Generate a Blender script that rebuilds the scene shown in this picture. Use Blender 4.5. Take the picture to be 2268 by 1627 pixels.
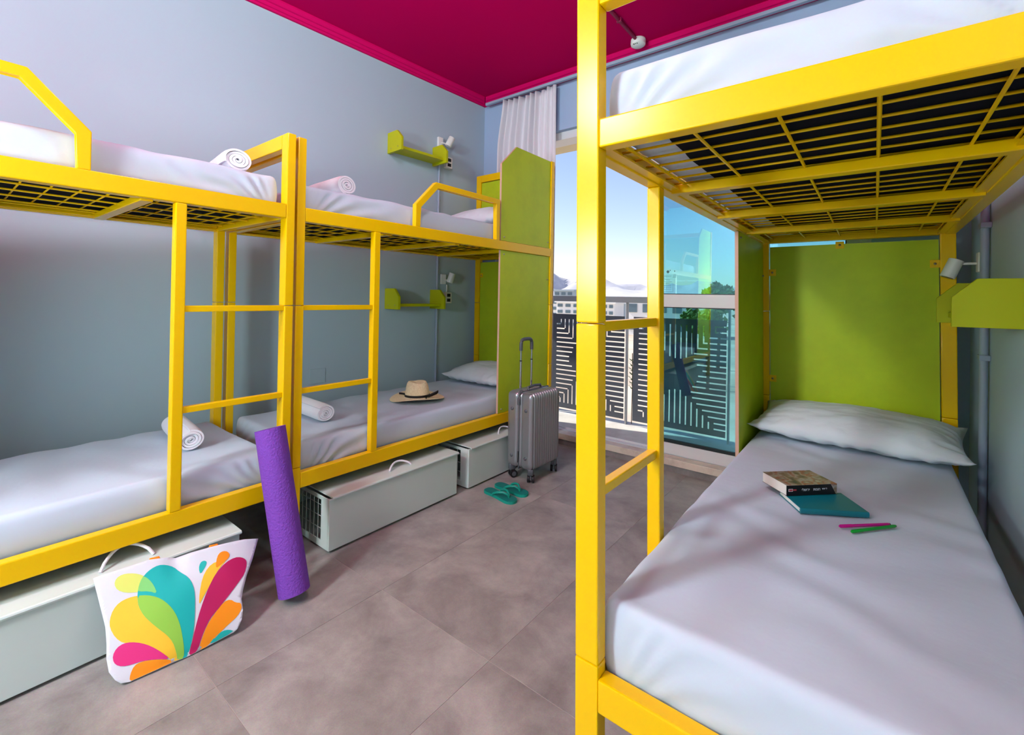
import bpy, bmesh, math, random
from mathutils import Vector, Matrix, noise
random.seed(7)
for o in list(bpy.data.objects): bpy.data.objects.remove(o)
scene = bpy.context.scene
C = scene.collection

# ------------------------------------------------------------------ camera
F_PX, CX, CY, WPX, HPX = 1013.12, 1134.0, 651.88, 2268.0, 1627.0
RC = [[0.78669102, -0.01708093, 0.61711059], [0.00988576, 0.99983754, 0.01507203], [-0.61726778, -0.00575642, 0.78673207]]
right = Vector((RC[0][0], RC[0][2], -RC[0][1])); down = Vector((RC[1][0], RC[1][2], -RC[1][1])); fwd = Vector((RC[2][0], RC[2][2], -RC[2][1]))
cam_d = bpy.data.cameras.new('camera'); cam = bpy.data.objects.new('camera', cam_d); C.objects.link(cam)
m = Matrix((right, -down, -fwd)).transposed().to_4x4(); m.translation = Vector((0, 0, 1.25)); cam.matrix_world = m
cam_d.sensor_fit = 'HORIZONTAL'; cam_d.sensor_width = 36.0; cam_d.lens = F_PX / WPX * 36.0
cam_d.shift_x = 0.0; cam_d.shift_y = -(HPX / 2 - CY) / WPX
cam_d.clip_start = 0.02; cam_d.clip_end = 6000
scene.camera = cam

# ------------------------------------------------------------------ world, sun, exposure
world = bpy.data.worlds.new('world'); scene.world = world; world.use_nodes = True
wn = world.node_tree.nodes; wl = world.node_tree.links
bg = wn['Background']; sky = wn.new('ShaderNodeTexSky'); sky.sky_type = 'NISHITA'
sky.sun_disc = False; sky.sun_elevation = math.radians(48); sky.sun_rotation = math.radians(250)
sky.air_density = 1.0; sky.dust_density = 0.5; sky.ozone_density = 1.2; sky.altitude = 50
tint = wn.new('ShaderNodeMix'); tint.data_type = 'RGBA'; tint.blend_type = 'MULTIPLY'; tint.inputs[0].default_value = 1.0; tint.inputs[7].default_value = (1.06, 0.95, 1.0, 1)
wl.new(sky.outputs[0], tint.inputs[6]); wl.new(tint.outputs[2], bg.inputs[0]); bg.inputs[1].default_value = 0.22
sun_d = bpy.data.lights.new('sun', 'SUN'); sun_d.energy = 6.0; sun_d.angle = math.radians(0.6); sun_d.color = (1.0, 0.95, 0.86)
sun = bpy.data.objects.new('sun', sun_d); C.objects.link(sun)
sun.rotation_euler = Vector((0.70, 0.20, -0.69)).to_track_quat('-Z', 'Y').to_euler()
vs = scene.view_settings; vs.view_transform = 'Standard'; vs.look = 'None'; vs.gamma = 1.0; vs.use_curve_mapping = False; vs.exposure = 0.0
ASSUMED_LAMP_W = 198.0
CEIL_FILL_W = 46.0
STAND_FILL_W = 100.0
LAMP_COL = (0.80, 0.97, 1.0, 1)

# ------------------------------------------------------------------ helpers
def lin(c):
    return tuple(((v / 255.0) / 12.92 if v / 255.0 <= 0.04045 else ((v / 255.0 + 0.055) / 1.055) ** 2.4) for v in c) + (1.0,)

def mat(name, rgb, rough=0.5, metal=0.0, spec=0.5, bump=None, vary=None, coat=0.0, sheen=0.0, rand=0.0):
    m = bpy.data.materials.new(name); m.use_nodes = True
    nt = m.node_tree; b = nt.nodes['Principled BSDF']
    b.inputs['Base Color'].default_value = lin(rgb); b.inputs['Roughness'].default_value = rough
    b.inputs['Metallic'].default_value = metal; b.inputs['Specular IOR Level'].default_value = spec
    if coat: b.inputs['Coat Weight'].default_value = coat; b.inputs['Coat Roughness'].default_value = 0.08
    if sheen: b.inputs['Sheen Weight'].default_value = sheen
    tc = nt.nodes.new('ShaderNodeTexCoord')
    if bump:
        sc, st = bump[0], bump[1]
        n = nt.nodes.new('ShaderNodeTexNoise'); n.inputs['Scale'].default_value = sc; n.inputs['Detail'].default_value = 4
        nt.links.new(tc.outputs['Object'], n.inputs['Vector'])
        bp = nt.nodes.new('ShaderNodeBump'); bp.inputs['Strength'].default_value = st; bp.inputs['Distance'].default_value = bump[2] if len(bump) > 2 else 0.005
        nt.links.new(n.outputs['Fac'], bp.inputs['Height']); nt.links.new(bp.outputs['Normal'], b.inputs['Normal'])
    if vary:
        sc, rgb2, lo, hi = vary
        n = nt.nodes.new('ShaderNodeTexNoise'); n.inputs['Scale'].default_value = sc; n.inputs['Detail'].default_value = 6; n.inputs['Roughness'].default_value = 0.65
        nt.links.new(tc.outputs['Object'], n.inputs['Vector'])
        r = nt.nodes.new('ShaderNodeMapRange'); r.inputs[1].default_value = lo; r.inputs[2].default_value = hi
        nt.links.new(n.outputs['Fac'], r.inputs[0])
        x = nt.nodes.new('ShaderNodeMix'); x.data_type = 'RGBA'
        x.inputs[6].default_value = lin(rgb); x.inputs[7].default_value = lin(rgb2)
        nt.links.new(r.outputs[0], x.inputs[0]); nt.links.new(x.outputs[2], b.inputs['Base Color'])
    return m

M = {}
M['yellow'] = mat('yellow_powder_coat', (247, 196, 0), 0.24, 0, 0.28, bump=(18, 0.04, 0.004))
M['lime'] = mat('lime_laminate', (190, 208, 30), 0.45, 0, 0.25, bump=(7, 0.03), vary=(3.5, (170, 190, 30), 0.45, 0.8))
M['shelf'] = mat('lime_painted_wood', (188, 190, 0), 0.5, 0, 0.35, bump=(30, 0.08))
M['ply'] = mat('plywood_edge', (202, 160, 140), 0.7)
M['wall'] = mat('painted_wall', (174, 193, 206), 0.62, 0, 0.3, bump=(60, 0.05))
M['wall_blue'] = mat('painted_window_wall', (160, 182, 212), 0.65, 0, 0.3, bump=(60, 0.05))
M['magenta'] = mat('magenta_ceiling_paint', (196, 0, 86), 0.85, 0, 0.03)
M['magenta_trim_lit'] = mat('magenta_cornice_lit', (214, 0, 96), 0.7, 0, 0.1)  # ceiling magenta made brighter: the cornice's lit facing is put into the colour
M['grout'] = mat('grout', (186, 172, 168), 0.9)
M['sheet'] = mat('white_cotton_sheet', (195, 207, 222), 0.85, 0, 0.15, bump=(9, 0.16, 0.02), sheen=0.1)
M['pillow'] = mat('white_pillowcase', (214, 220, 226), 0.85, 0, 0.15, bump=(11, 0.22, 0.02), sheen=0.1)
M['black_fabric'] = mat('black_underside', (14, 16, 26), 0.9, 0, 0.1)
M['towel'] = mat('white_terry', (238, 236, 242), 1.0, 0, 0.05, bump=(420, 0.5, 0.002), sheen=0.3)
M['box'] = mat('grey_green_metal', (208, 221, 215), 0.42, 0, 0.45, bump=(3, 0.02))
M['box_in'] = mat('box_wire', (190, 200, 194), 0.45)
M['purple'] = mat('purple_foam', (126, 70, 178), 0.75, 0, 0.25, bump=(130, 0.9, 0.006))
M['straw'] = mat('straw', (255, 236, 196), 0.8, 0, 0.2, bump=(230, 0.5, 0.003), vary=(120, (232, 204, 156), 0.4, 0.75))
M['ribbon'] = mat('black_ribbon', (16, 13, 16), 0.6)
M['silver'] = mat('silver_shell', (158, 160, 164), 0.28, 0.65, 0.5)
M['silver_dark'] = mat('grey_plastic', (88, 90, 96), 0.4, 0.1)
M['chrome'] = mat('chrome_tube', (205, 208, 212), 0.15, 1.0)
M['rubber'] = mat('black_rubber', (16, 16, 20), 0.6)
M['teal_rubber'] = mat('teal_rubber', (0, 150, 130), 0.45)
M['teal_top'] = mat('teal_footbed', (0, 120, 112), 0.6)
M['alu'] = mat('white_aluminium', (214, 214, 216), 0.35, 0, 0.5)
M['gasket'] = mat('black_gasket', (10, 24, 26), 0.5)
M['stone'] = mat('cream_marble', (214, 200, 184), 0.4, 0, 0.4, vary=(7, (178, 160, 146), 0.48, 0.75))
M['stone2'] = mat('grey_riser', (140, 132, 130), 0.5, vary=(8, (112, 104, 102), 0.4, 0.7))
M['fence'] = mat('charcoal_fence', (74, 78, 86), 0.55, 0.1)
M['rail_grey'] = mat('grey_rail_paint', (150, 152, 152), 0.5)
M['balcony'] = mat('balcony_screed', (206, 204, 196), 0.8, vary=(3, (180, 176, 168), 0.45, 0.7))
M['curtain'] = mat('white_curtain', (226, 222, 228), 0.9, 0, 0.1, bump=(40, 0.1))
M['white_plastic'] = mat('white_plastic', (232, 232, 228), 0.4)
M['conduit'] = mat('grey_blue_conduit', (158, 172, 192), 0.45)
M['conduit_mag'] = mat('magenta_pipe', (140, 0, 62), 0.6)
M['steel'] = mat('screw_steel', (170, 165, 150), 0.3, 0.9)
M['dark_hole'] = mat('dark_slot', (24, 22, 22), 0.8)
M['bag_white'] = mat('bag_canvas', (222, 224, 232), 0.8, 0, 0.2, bump=(14, 0.15, 0.01))
M['teal_cover'] = mat('teal_notebook_cover', (0, 118, 132), 0.4)
M['paper'] = mat('paper_edge', (236, 232, 226), 0.8, bump=(500, 0.2, 0.001))
M['spine'] = mat('black_spine', (22, 10, 12), 0.35)
M['ink_white'] = mat('white_ink', (225, 225, 232), 0.6)
M['ink_red'] = mat('red_ink', (190, 60, 66), 0.6)
M['pen_pink'] = mat('magenta_pen', (196, 0, 132), 0.3)
M['pen_green'] = mat('green_pen', (0, 150, 40), 0.3)
M['decal'] = mat('grey_decal', (70, 110, 112), 0.7)
M['hill'] = mat('far_hills', (204, 202, 206), 1.0, vary=(0.006, (184, 182, 188), 0.4, 0.65))
M['sand'] = mat('sandy_ground', (222, 204, 180), 1.0, vary=(0.12, (180, 160, 140), 0.4, 0.65))
M['leaf'] = mat('green_leaf', (62, 104, 50), 0.8, vary=(3, (98, 138, 66), 0.4, 0.65))
M['leaf_light'] = mat('light_green_leaf', (92, 122, 58), 0.7)
M['bark'] = mat('bark', (96, 80, 66), 0.9)
M['bld_white'] = mat('white_render', (236, 236, 232), 0.8)
M['bld_grey'] = mat('grey_render', (170, 184, 190), 0.8)
M['bld_win'] = mat('dark_window', (92, 116, 128), 0.2)
M['soffit'] = mat('cream_soffit', (232, 216, 176), 0.8)

# book cover art: flat print, blotches of brown, grey green and rust
def cover_mat():
    m = bpy.data.materials.new('paperback_cover_print'); m.use_nodes = True
    nt = m.node_tree; b = nt.nodes['Principled BSDF']; b.inputs['Roughness'].default_value = 0.35
    tc = nt.nodes.new('ShaderNodeTexCoord'); n = nt.nodes.new('ShaderNodeTexNoise'); n.inputs['Scale'].default_value = 24; n.inputs['Detail'].default_value = 5
    nt.links.new(tc.outputs['Object'], n.inputs['Vector'])
    cr = nt.nodes.new('ShaderNodeValToRGB'); e = cr.color_ramp.elements
    e[0].position = 0.30; e[0].color = lin((70, 78, 66)); e[1].position = 0.78; e[1].color = lin((214, 196, 170))
    for p, c in ((0.42, (126, 104, 78)), (0.50, (160, 156, 146)), (0.58, (150, 82, 50)), (0.66, (120, 128, 118))):
        k = e.new(p); k.color = lin(c)
    nt.links.new(n.outputs['Fac'], cr.inputs[0]); nt.links.new(cr.outputs[0], b.inputs['Base Color'])
    return m
M['cover'] = cover_mat()

def tile_mat():
    m = bpy.data.materials.new('porcelain_tile'); m.use_nodes = True
    nt = m.node_tree; b = nt.nodes['Principled BSDF']; b.inputs['Roughness'].default_value = 0.42; b.inputs['Specular IOR Level'].default_value = 0.4
    tc = nt.nodes.new('ShaderNodeTexCoord'); oi = nt.nodes.new('ShaderNodeObjectInfo')
    add = nt.nodes.new('ShaderNodeVectorMath'); add.operation = 'MULTIPLY_ADD'
    nt.links.new(oi.outputs['Random'], add.inputs[0]); add.inputs[1].default_value = (37, 53, 19); nt.links.new(tc.outputs['Object'], add.inputs[2])
    n1 = nt.nodes.new('ShaderNodeTexNoise'); n1.inputs['Scale'].default_value = 4.2; n1.inputs['Detail'].default_value = 8; n1.inputs['Roughness'].default_value = 0.66; n1.inputs['Distortion'].default_value = 0.25
    n2 = nt.nodes.new('ShaderNodeTexNoise'); n2.inputs['Scale'].default_value = 240; n2.inputs['Detail'].default_value = 2
    for n in (n1, n2): nt.links.new(add.outputs[0], n.inputs['Vector'])
    cr = nt.nodes.new('ShaderNodeValToRGB'); e = cr.color_ramp.elements
    e[0].position = 0.32; e[0].color = lin((128, 122, 120)); e[1].position = 0.70; e[1].color = lin((174, 170, 164))
    nt.links.new(n1.outputs['Fac'], cr.inputs[0])
    mx = nt.nodes.new('ShaderNodeMix'); mx.data_type = 'RGBA'; mx.blend_type = 'OVERLAY'; mx.inputs[0].default_value = 0.22
    nt.links.new(cr.outputs[0], mx.inputs[6]); nt.links.new(n2.outputs['Color'], mx.inputs[7])
    hs = nt.nodes.new('ShaderNodeHueSaturation'); hs.inputs['Saturation'].default_value = 1.0
    mr = nt.nodes.new('ShaderNodeMapRange'); mr.inputs[3].default_value = 0.94; mr.inputs[4].default_value = 1.05
    nt.links.new(oi.outputs['Random'], mr.inputs[0]); nt.links.new(mr.outputs[0], hs.inputs['Value']); nt.links.new(mx.outputs[2], hs.inputs['Color'])
    nt.links.new(hs.outputs[0], b.inputs['Base Color'])
    return m
M['tile'] = tile_mat()

def glass_mat():
    m = bpy.data.materials.new('tinted_glass'); m.use_nodes = True
    nt = m.node_tree; nt.nodes.remove(nt.nodes['Principled BSDF']); out = nt.nodes['Material Output']
    t = nt.nodes.new('ShaderNodeBsdfTransparent'); t.inputs[0].default_value = (0.47, 0.76, 0.81, 1)
    g = nt.nodes.new('ShaderNodeBsdfGlossy'); g.inputs['Roughness'].default_value = 0.0; g.inputs['Color'].default_value = (0.75, 1, 0.97, 1)
    f = nt.nodes.new('ShaderNodeFresnel'); f.inputs[0].default_value = 1.75
    mx = nt.nodes.new('ShaderNodeMixShader')
    nt.links.new(f.outputs[0], mx.inputs[0]); nt.links.new(t.outputs[0], mx.inputs[1]); nt.links.new(g.outputs[0], mx.inputs[2]); nt.links.new(mx.outputs[0], out.inputs[0])
    return m
M['glass'] = glass_mat()

def emis_mat(name, col, s):
    m = bpy.data.materials.new(name); m.use_nodes = True; nt = m.node_tree; b = nt.nodes['Principled BSDF']
    b.inputs['Base Color'].default_value = col; b.inputs['Emission Color'].default_value = col; b.inputs['Emission Strength'].default_value = s
    return m

def link(name, me, parent=None, material=None, smooth=None):
    o = bpy.data.objects.new(name, me); C.objects.link(o)
    if parent: o.parent = parent
    if material is not None:
        me.materials.clear(); me.materials.append(M[material] if isinstance(material, str) else material)
    if smooth:
        for p in me.polygons: p.use_smooth = True
    return o

def tag(o, label=None, cat=None, group=None, kind=None):
    if label: o['label'] = label
    if cat: o['category'] = cat
    if group: o['group'] = group
    if kind: o['kind'] = kind
    return o

def empty(name, loc=(0, 0, 0), rz=0.0, label=None, cat=None, group=None, kind=None):
    o = bpy.data.objects.new(name, None); C.objects.link(o); o.location = loc; o.rotation_euler = (0, 0, rz); o.empty_display_size = 0.05
    return tag(o, label, cat, group, kind)

IDENT = lambda p: p
def bm_box(bm, a, b, fn=IDENT, bev=0.0, seg=2):
    r = bmesh.ops.create_cube(bm, size=1.0)
    vs_ = r['verts']; lo = [min(a[i], b[i]) for i in range(3)]; hi = [max(a[i], b[i]) for i in range(3)]
    for v in vs_:
        v.co = Vector([lo[i] + (v.co[i] + 0.5) * (hi[i] - lo[i]) for i in range(3)])
    if bev > 0:
        es = list({e for v in vs_ for e in v.link_edges})
        r2 = bmesh.ops.bevel(bm, geom=es, offset=bev, segments=seg, affect='EDGES', profile=0.5)
        vs_ = list({v for f in r2['faces'] for v in f.verts} | {v for v in vs_ if v.is_valid})
    if fn is not IDENT:
        for v in vs_: v.co = Vector(fn(v.co))
    return vs_

def finish(name, bm, material, parent=None, smooth=False, angle=None):
    bmesh.ops.recalc_face_normals(bm, faces=bm.faces)
    me = bpy.data.meshes.new(name); bm.to_mesh(me); bm.free()
    o = link(name, me, parent, material)
    if smooth:
        for p in me.polygons: p.use_smooth = True
        if angle is not None:
            me.set_sharp_from_angle(angle=math.radians(angle))
    return o

def box(name, a, b, material, parent=None, bev=0.0, fn=IDENT, seg=2):
    bm = bmesh.new(); bm_box(bm, a, b, fn, bev, seg)
    return finish(name, bm, material, parent, smooth=bev > 0, angle=20)

def boxes(name, lst, material, parent=None, bev=0.0, fn=IDENT):
    bm = bmesh.new()
    for a, b in lst: bm_box(bm, a, b, fn, bev)
    return finish(name, bm, material, parent, smooth=bev > 0, angle=20)

def bm_tube(bm, pts, r, n=10, cap=True, fn=IDENT):
    pts = [Vector(p) for p in pts]; rings = []
    up = Vector((0, 0, 1))
    for i, p in enumerate(pts):
        d = (pts[min(i + 1, len(pts) - 1)] - pts[max(i - 1, 0)]).normalized()
        ref = up if abs(d.dot(up)) < 0.95 else Vector((1, 0, 0))
        a = d.cross(ref).normalized(); b = d.cross(a).normalized()
        rr = r[i] if isinstance(r, (list, tuple)) else r
        rings.append([bm.verts.new(fn(p + a * rr * math.cos(2 * math.pi * k / n) + b * rr * math.sin(2 * math.pi * k / n))) for k in range(n)])
    for i in range(len(rings) - 1):
        for k in range(n):
            bm.faces.new((rings[i][k], rings[i][(k + 1) % n], rings[i + 1][(k + 1) % n], rings[i + 1][k]))
    if cap:
        bm.faces.new(rings[0]); bm.faces.new(rings[-1])

def tube(name, pts, r, material, parent=None, n=10, fn=IDENT):
    bm = bmesh.new(); bm_tube(bm, pts, r, n, True, fn)
    return finish(name, bm, material, parent, smooth=True, angle=45)

def lathe(name, prof, material, parent=None, n=40, fn=IDENT, close=False):
    bm = bmesh.new(); rings = []
    for r, z in prof:
        if r < 1e-6: rings.append([bm.verts.new(fn(Vector((0, 0, z))))])
        else: rings.append([bm.verts.new(fn(Vector((r * math.cos(2 * math.pi * k / n), r * math.sin(2 * math.pi * k / n), z)))) for k in range(n)])
    for i in range(len(rings) - 1):
        A, B = rings[i], rings[i + 1]
        for k in range(n):
            k2 = (k + 1) % n
            if len(A) == 1 and len(B) == 1: continue
            if len(A) == 1: bm.faces.new((A[0], B[k], B[k2]))
            elif len(B) == 1: bm.faces.new((A[k], A[k2], B[0]))
            else: bm.faces.new((A[k], A[k2], B[k2], B[k]))
    return finish(name, bm, material, parent, smooth=True, angle=40)

def prism(name, poly, h0, h1, axis, material, parent=None, bev=0.0, fn=IDENT):
    """poly: 2-D points, extruded along axis (0,1,2) from h0 to h1"""
    bm = bmesh.new(); rings = []
    def P(p, h):
        if axis == 0: return Vector((h, p[0], p[1]))
        if axis == 1: return Vector((p[0], h, p[1]))
        return Vector((p[0], p[1], h))
    A = [bm.verts.new(P(p, h0)) for p in poly]; B = [bm.verts.new(P(p, h1)) for p in poly]
    n = len(poly)
    bm.faces.new(A); bm.faces.new(B)
    for k in range(n): bm.faces.new((A[k], A[(k + 1) % n], B[(k + 1) % n], B[k]))
    if bev > 0:
        bmesh.ops.bevel(bm, geom=list(bm.edges), offset=bev, segments=2, affect='EDGES', profile=0.5)
    if fn is not IDENT:
        for v in bm.verts: v.co = Vector(fn(v.co))
    return finish(name, bm, material, parent, smooth=bev > 0, angle=20)

def rounded_block(name, lo, hi, r, n, disp, material, parent=None, fn=IDENT):
    """rounded box with a dense grid; disp(p, normal) -> Vector offset"""
    lo = Vector(lo); hi = Vector(hi); bm = bmesh.new()
    vmap = {}
    def V(i, j, k):
        key = (i, j, k)
        if key in vmap: return vmap[key]
        # denser sampling toward edges
        def co(t, a):
            return lo[a] + (hi[a] - lo[a]) * t
        p = Vector((co(i / n[0], 0), co(j / n[1], 1), co(k / n[2], 2)))
        q = Vector([min(max(p[a], lo[a] + r), hi[a] - r) for a in range(3)])
        d = p - q
        nr = d.normalized() if d.length > 1e-9 else Vector((0, 0, 1))
        if d.length > 1e-9: p = q + nr * r
        p = p + disp(p, nr)
        v = bm.verts.new(fn(p)); vmap[key] = v; return v
    X, Y, Z = n
    def quad(a, b, c, d): bm.faces.new((V(*a), V(*b), V(*c), V(*d)))
    for i in range(X):
        for j in range(Y):
            quad((i, j, 0), (i + 1, j, 0), (i + 1, j + 1, 0), (i, j + 1, 0)); quad((i, j, Z), (i + 1, j, Z), (i + 1, j + 1, Z), (i, j + 1, Z))
    for i in range(X):
        for k in range(Z):
            quad((i, 0, k), (i + 1, 0, k), (i + 1, 0, k + 1), (i, 0, k + 1)); quad((i, Y, k), (i + 1, Y, k), (i + 1, Y, k + 1), (i, Y, k + 1))
    for j in range(Y):
        for k in range(Z):
            quad((0, j, k), (0, j + 1, k), (0, j + 1, k + 1), (0, j, k + 1)); quad((X, j, k), (X, j + 1, k), (X, j + 1, k + 1), (X, j, k + 1))
    return finish(name, bm, material, parent, smooth=True)

def text_mesh(name, s, size, material, parent, mtx):
    cu = bpy.data.curves.new(name, 'FONT'); cu.body = s; cu.size = size; cu.extrude = 0.0002; cu.align_x = 'LEFT'; cu.align_y = 'CENTER'
    ob = bpy.data.objects.new(name + '_tmp', cu); C.objects.link(ob)
    dg = bpy.context.evaluated_depsgraph_get(); me = bpy.data.meshes.new_from_object(ob.evaluated_get(dg))
    bpy.data.objects.remove(ob)
    o = link(name, me, parent, material); o.matrix_local = mtx
    return o

def smoothstep(a, b, x):
    t = min(1, max(0, (x - a) / (b - a))); return t * t * (3 - 2 * t)

# ------------------------------------------------------------------ room shell
ZC = 3.172        # ceiling
ZW = 3.108        # cornice bottom
YW = 3.35         # window wall
XR = 0.41         # right wall
YB = -2.7         # wall behind the camera
def wall_x(y): return -3.007 - 0.0668 * (YW - y)
WD = Vector((0.0667, 0.99777, 0)); WN = Vector((0.99777, -0.0667, 0)); W0 = Vector((-3.007, YW, 0))
def on_wall(s, off, z): return W0 + WD * s + WN * off + Vector((0, 0, z))
WROT = math.atan2(-0.0667, 0.99777)   # rotation taking +X to the wall normal

floor = box('floor', (-3.7, YB - 0.1, -0.12), (0.6, YW + 0.02, -0.0014), 'grout'); tag(floor, kind='structure')
tile_cache = {}
T = 0.6; G = 0.0018
xs = [-1.019 + T * k for k in range(-5, 4)]; ys = [-2.7, -1.82, -0.62, 0.58, 1.206, 2.406, YW]
for i in range(len(xs)):
    for j in range(len(ys) - 1):
        x0, x1 = max(xs[i], -3.6), min(xs[i] + T, XR); y0, y1 = ys[j], ys[j + 1]
        if x1 - x0 < 0.02 or y1 - y0 < 0.02: continue
        if x1 < wall_x(y0) - 0.02: continue
        w, h = round(x1 - x0, 4), round(y1 - y0, 4)
        if (w, h) not in tile_cache:
            bm = bmesh.new(); bm_box(bm, (G / 2, G / 2, -0.0013), (w - G / 2, h - G / 2, 0), bev=0.0004, seg=1)
            bmesh.ops.recalc_face_normals(bm, faces=bm.faces); me = bpy.data.meshes.new('floor_tile'); bm.to_mesh(me); bm.free(); me.materials.append(M['tile']); tile_cache[(w, h)] = me
        t = bpy.data.objects.new('floor_tile', tile_cache[(w, h)]); C.objects.link(t); t.parent = floor; t.location = (x0, y0, 0)

tag(prism('wall_left', [(wall_x(YW + 0.3), YW + 0.3), (wall_x(YB - 0.2), YB - 0.2), (wall_x(YB - 0.2) - 0.15, YB - 0.2), (wall_x(YW + 0.3) - 0.15, YW + 0.3)], 0, 3.4, 2, 'wall'), kind='structure')
tag(box('wall_right', (XR, YB - 0.2, 0), (XR + 0.15, YW + 0.3, 3.4), 'wall'), kind='structure')
tag(box('wall_back', (-3.6, YB - 0.15, 0), (XR, YB, 3.4), 'wall'), kind='structure')
tag(box('ceiling', (-3.6, YB, ZC), (XR, YW + 0.3, ZC + 0.15), 'magenta'), kind='structure')
WX0, WX1, WZ1 = -2.74, 0.0, 2.70
tag(boxes('wall_window', [((-3.05, YW, 0), (WX0, YW + 0.25, ZC)), ((WX1, YW, 0), (XR, YW + 0.25, ZC)), ((WX0, YW, WZ1), (WX1, YW + 0.25, ZC))], 'wall_blue'), kind='structure')

# stepped cornice, its magenta brightened as if lit
def cornice_profile(sx):
    return [(0.0, ZW), (sx * 0.018, ZW), (sx * 0.024, ZW + 0.012), (sx * 0.034, ZW + 0.014), (sx * 0.044, ZW + 0.030), (sx * 0.056, ZW + 0.033), (sx * 0.070, ZW + 0.052), (sx * 0.070, ZC), (0.0, ZC)]
bm = bmesh.new()
prof = cornice_profile(1)
A = [bm.verts.new(on_wall(0.0 + p[0] * 0 - p[0], p[0], p[1])) for p in prof]
B = [bm.verts.new(on_wall(-6.0, p[0], p[1])) for p in prof]
for k in range(len(prof)): bm.faces.new((A[k], A[(k + 1) % len(prof)], B[(k + 1) % len(prof)], B[k]))
tag(finish('trim_1', bm, 'magenta_trim_lit'), kind='structure')
bm = bmesh.new()
A = [bm.verts.new((-3.007 + p[0], YW - p[0], p[1])) for p in prof]; B = [bm.verts.new((XR, YW - p[0], p[1])) for p in prof]
for k in range(len(prof)): bm.faces.new((A[k], A[(k + 1) % len(prof)], B[(k + 1) % len(prof)], B[k]))
tag(finish('trim_2', bm, 'magenta_trim_lit'), kind='structure')

# stone threshold under the window: riser and slab
sill = boxes('trim_3', [((WX0, YW + 0.004, 0.0), (WX1, YW + 0.20, 0.047))], 'stone2'); tag(sill, kind='structure')
box('sill_slab', (WX0, YW - 0.012, 0.048), (WX1, YW + 0.075, 0.098), 'stone', sill, bev=0.004)

# ------------------------------------------------------------------ sliding window
win = empty('window_1', (0, 0, 0), kind='structure')
yo = YW + 0.075
boxes('window_frame', [((WX0, yo, 0.05), (WX0 + 0.05, yo + 0.13, WZ1)), ((WX1 - 0.05, yo, 0.05), (WX1, yo + 0.13, WZ1)),
                       ((WX0, yo - 0.03, 2.632), (WX1, yo + 0.13, WZ1)), ], 'alu', win, bev=0.002)
boxes('track', [((WX0, yo, 0.05), (WX1, yo + 0.13, 0.085)), ((WX0, yo + 0.02, 0.085), (WX1, yo + 0.028, 0.1)), ((WX0, yo + 0.10, 0.085), (WX1, yo + 0.108, 0.1))], 'alu', win)
SX0, SX1 = -1.345, -0.05
ys0, ys1 = yo + 0.012, yo + 0.052
sash = empty('sash', (0, 0, 0)); sash.parent = win
box('stile', (SX0, ys0, 0.095), (SX0 + 0.072, ys1, 2.632), 'alu', sash, bev=0.002)
box('stile', (SX1 - 0.07, ys0, 0.095), (SX1, ys1, 2.632), 'alu', sash, bev=0.002)
box('bottom_rail', (SX0 + 0.072, ys0, 0.095), (SX1 - 0.07, ys1, 0.180), 'alu', sash, bev=0.002)
box('mid_rail', (SX0 + 0.072, ys0, 1.196), (SX1 - 0.07, ys1, 1.291), 'alu', sash, bev=0.002)
box('top_rail', (SX0 + 0.072, ys0, 2.56), (SX1 - 0.07, ys1, 2.632), 'alu', sash, bev=0.002)
gx0, gx1 = SX0 + 0.072, SX1 - 0.07
for z0, z1 in ((0.180, 1.196), (1.291, 2.56)):
    g = 0.006
    boxes('gasket', [((gx0, ys0 + 0.008, z0), (gx0 + g, ys0 + 0.03, z1)), ((gx1 - g, ys0 + 0.008, z0), (gx1, ys0 + 0.03, z1)), ((gx0 + g, ys0 + 0.008, z0), (gx1 - g, ys0 + 0.03, z0 + (0.022 if z0 < 1 else g))), ((gx0 + g, ys0 + 0.008, z1 - g), (gx1 - g, ys0 + 0.03, z1))], 'gasket', sash)
    box('pane', (gx0 + g, ys0 + 0.016, z0 + g), (gx1 - g, ys0 + 0.022, z1 - g), 'glass', sash)
# small printed notice on the upper pane
bm = bmesh.new(); yd = ys0 + 0.0152
def dl(x0, x1, z, t=0.0022): bm_box(bm, (x0, yd, z), (x1, yd + 0.0006, z + t))
bx = -1.255
for k, (a, b) in enumerate(((0.0, 0.07), (0.005, 0.025), (0.0, 0.06), (0.01, 0.075), (0.01, 0.06), (0.01, 0.07), (0.012, 0.07), (0.012, 0.066))):
    dl(bx + a, bx + b, 1.428 - 0.014 * k, 0.0022)
for k, (a, b) in enumerate(((0.085, 0.105), (0.083, 0.107), (0.080, 0.105))): dl(bx + a, bx + b, 1.438 - 0.009 * k, 0.002)
dl(bx + 0.012, bx + 0.083, 1.31, 0.0016); bm_box(bm, (bx + 0.083, yd, 1.31), (bx + 0.0845, yd + 0.0006, 1.372))
bm_tube(bm, [(bx + 0.044, yd, 1.462), (bx + 0.044, yd + 0.0006, 1.462)], 0.011, 10); bm_tube(bm, [(bx + 0.060, yd, 1.472), (bx + 0.060, yd + 0.0006, 1.472)], 0.004, 8); bm_tube(bm, [(bx + 0.094, yd, 1.466), (bx + 0.094, yd + 0.0006, 1.466)], 0.007, 3)
finish('printed_notice', bm, 'decal', sash)

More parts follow.
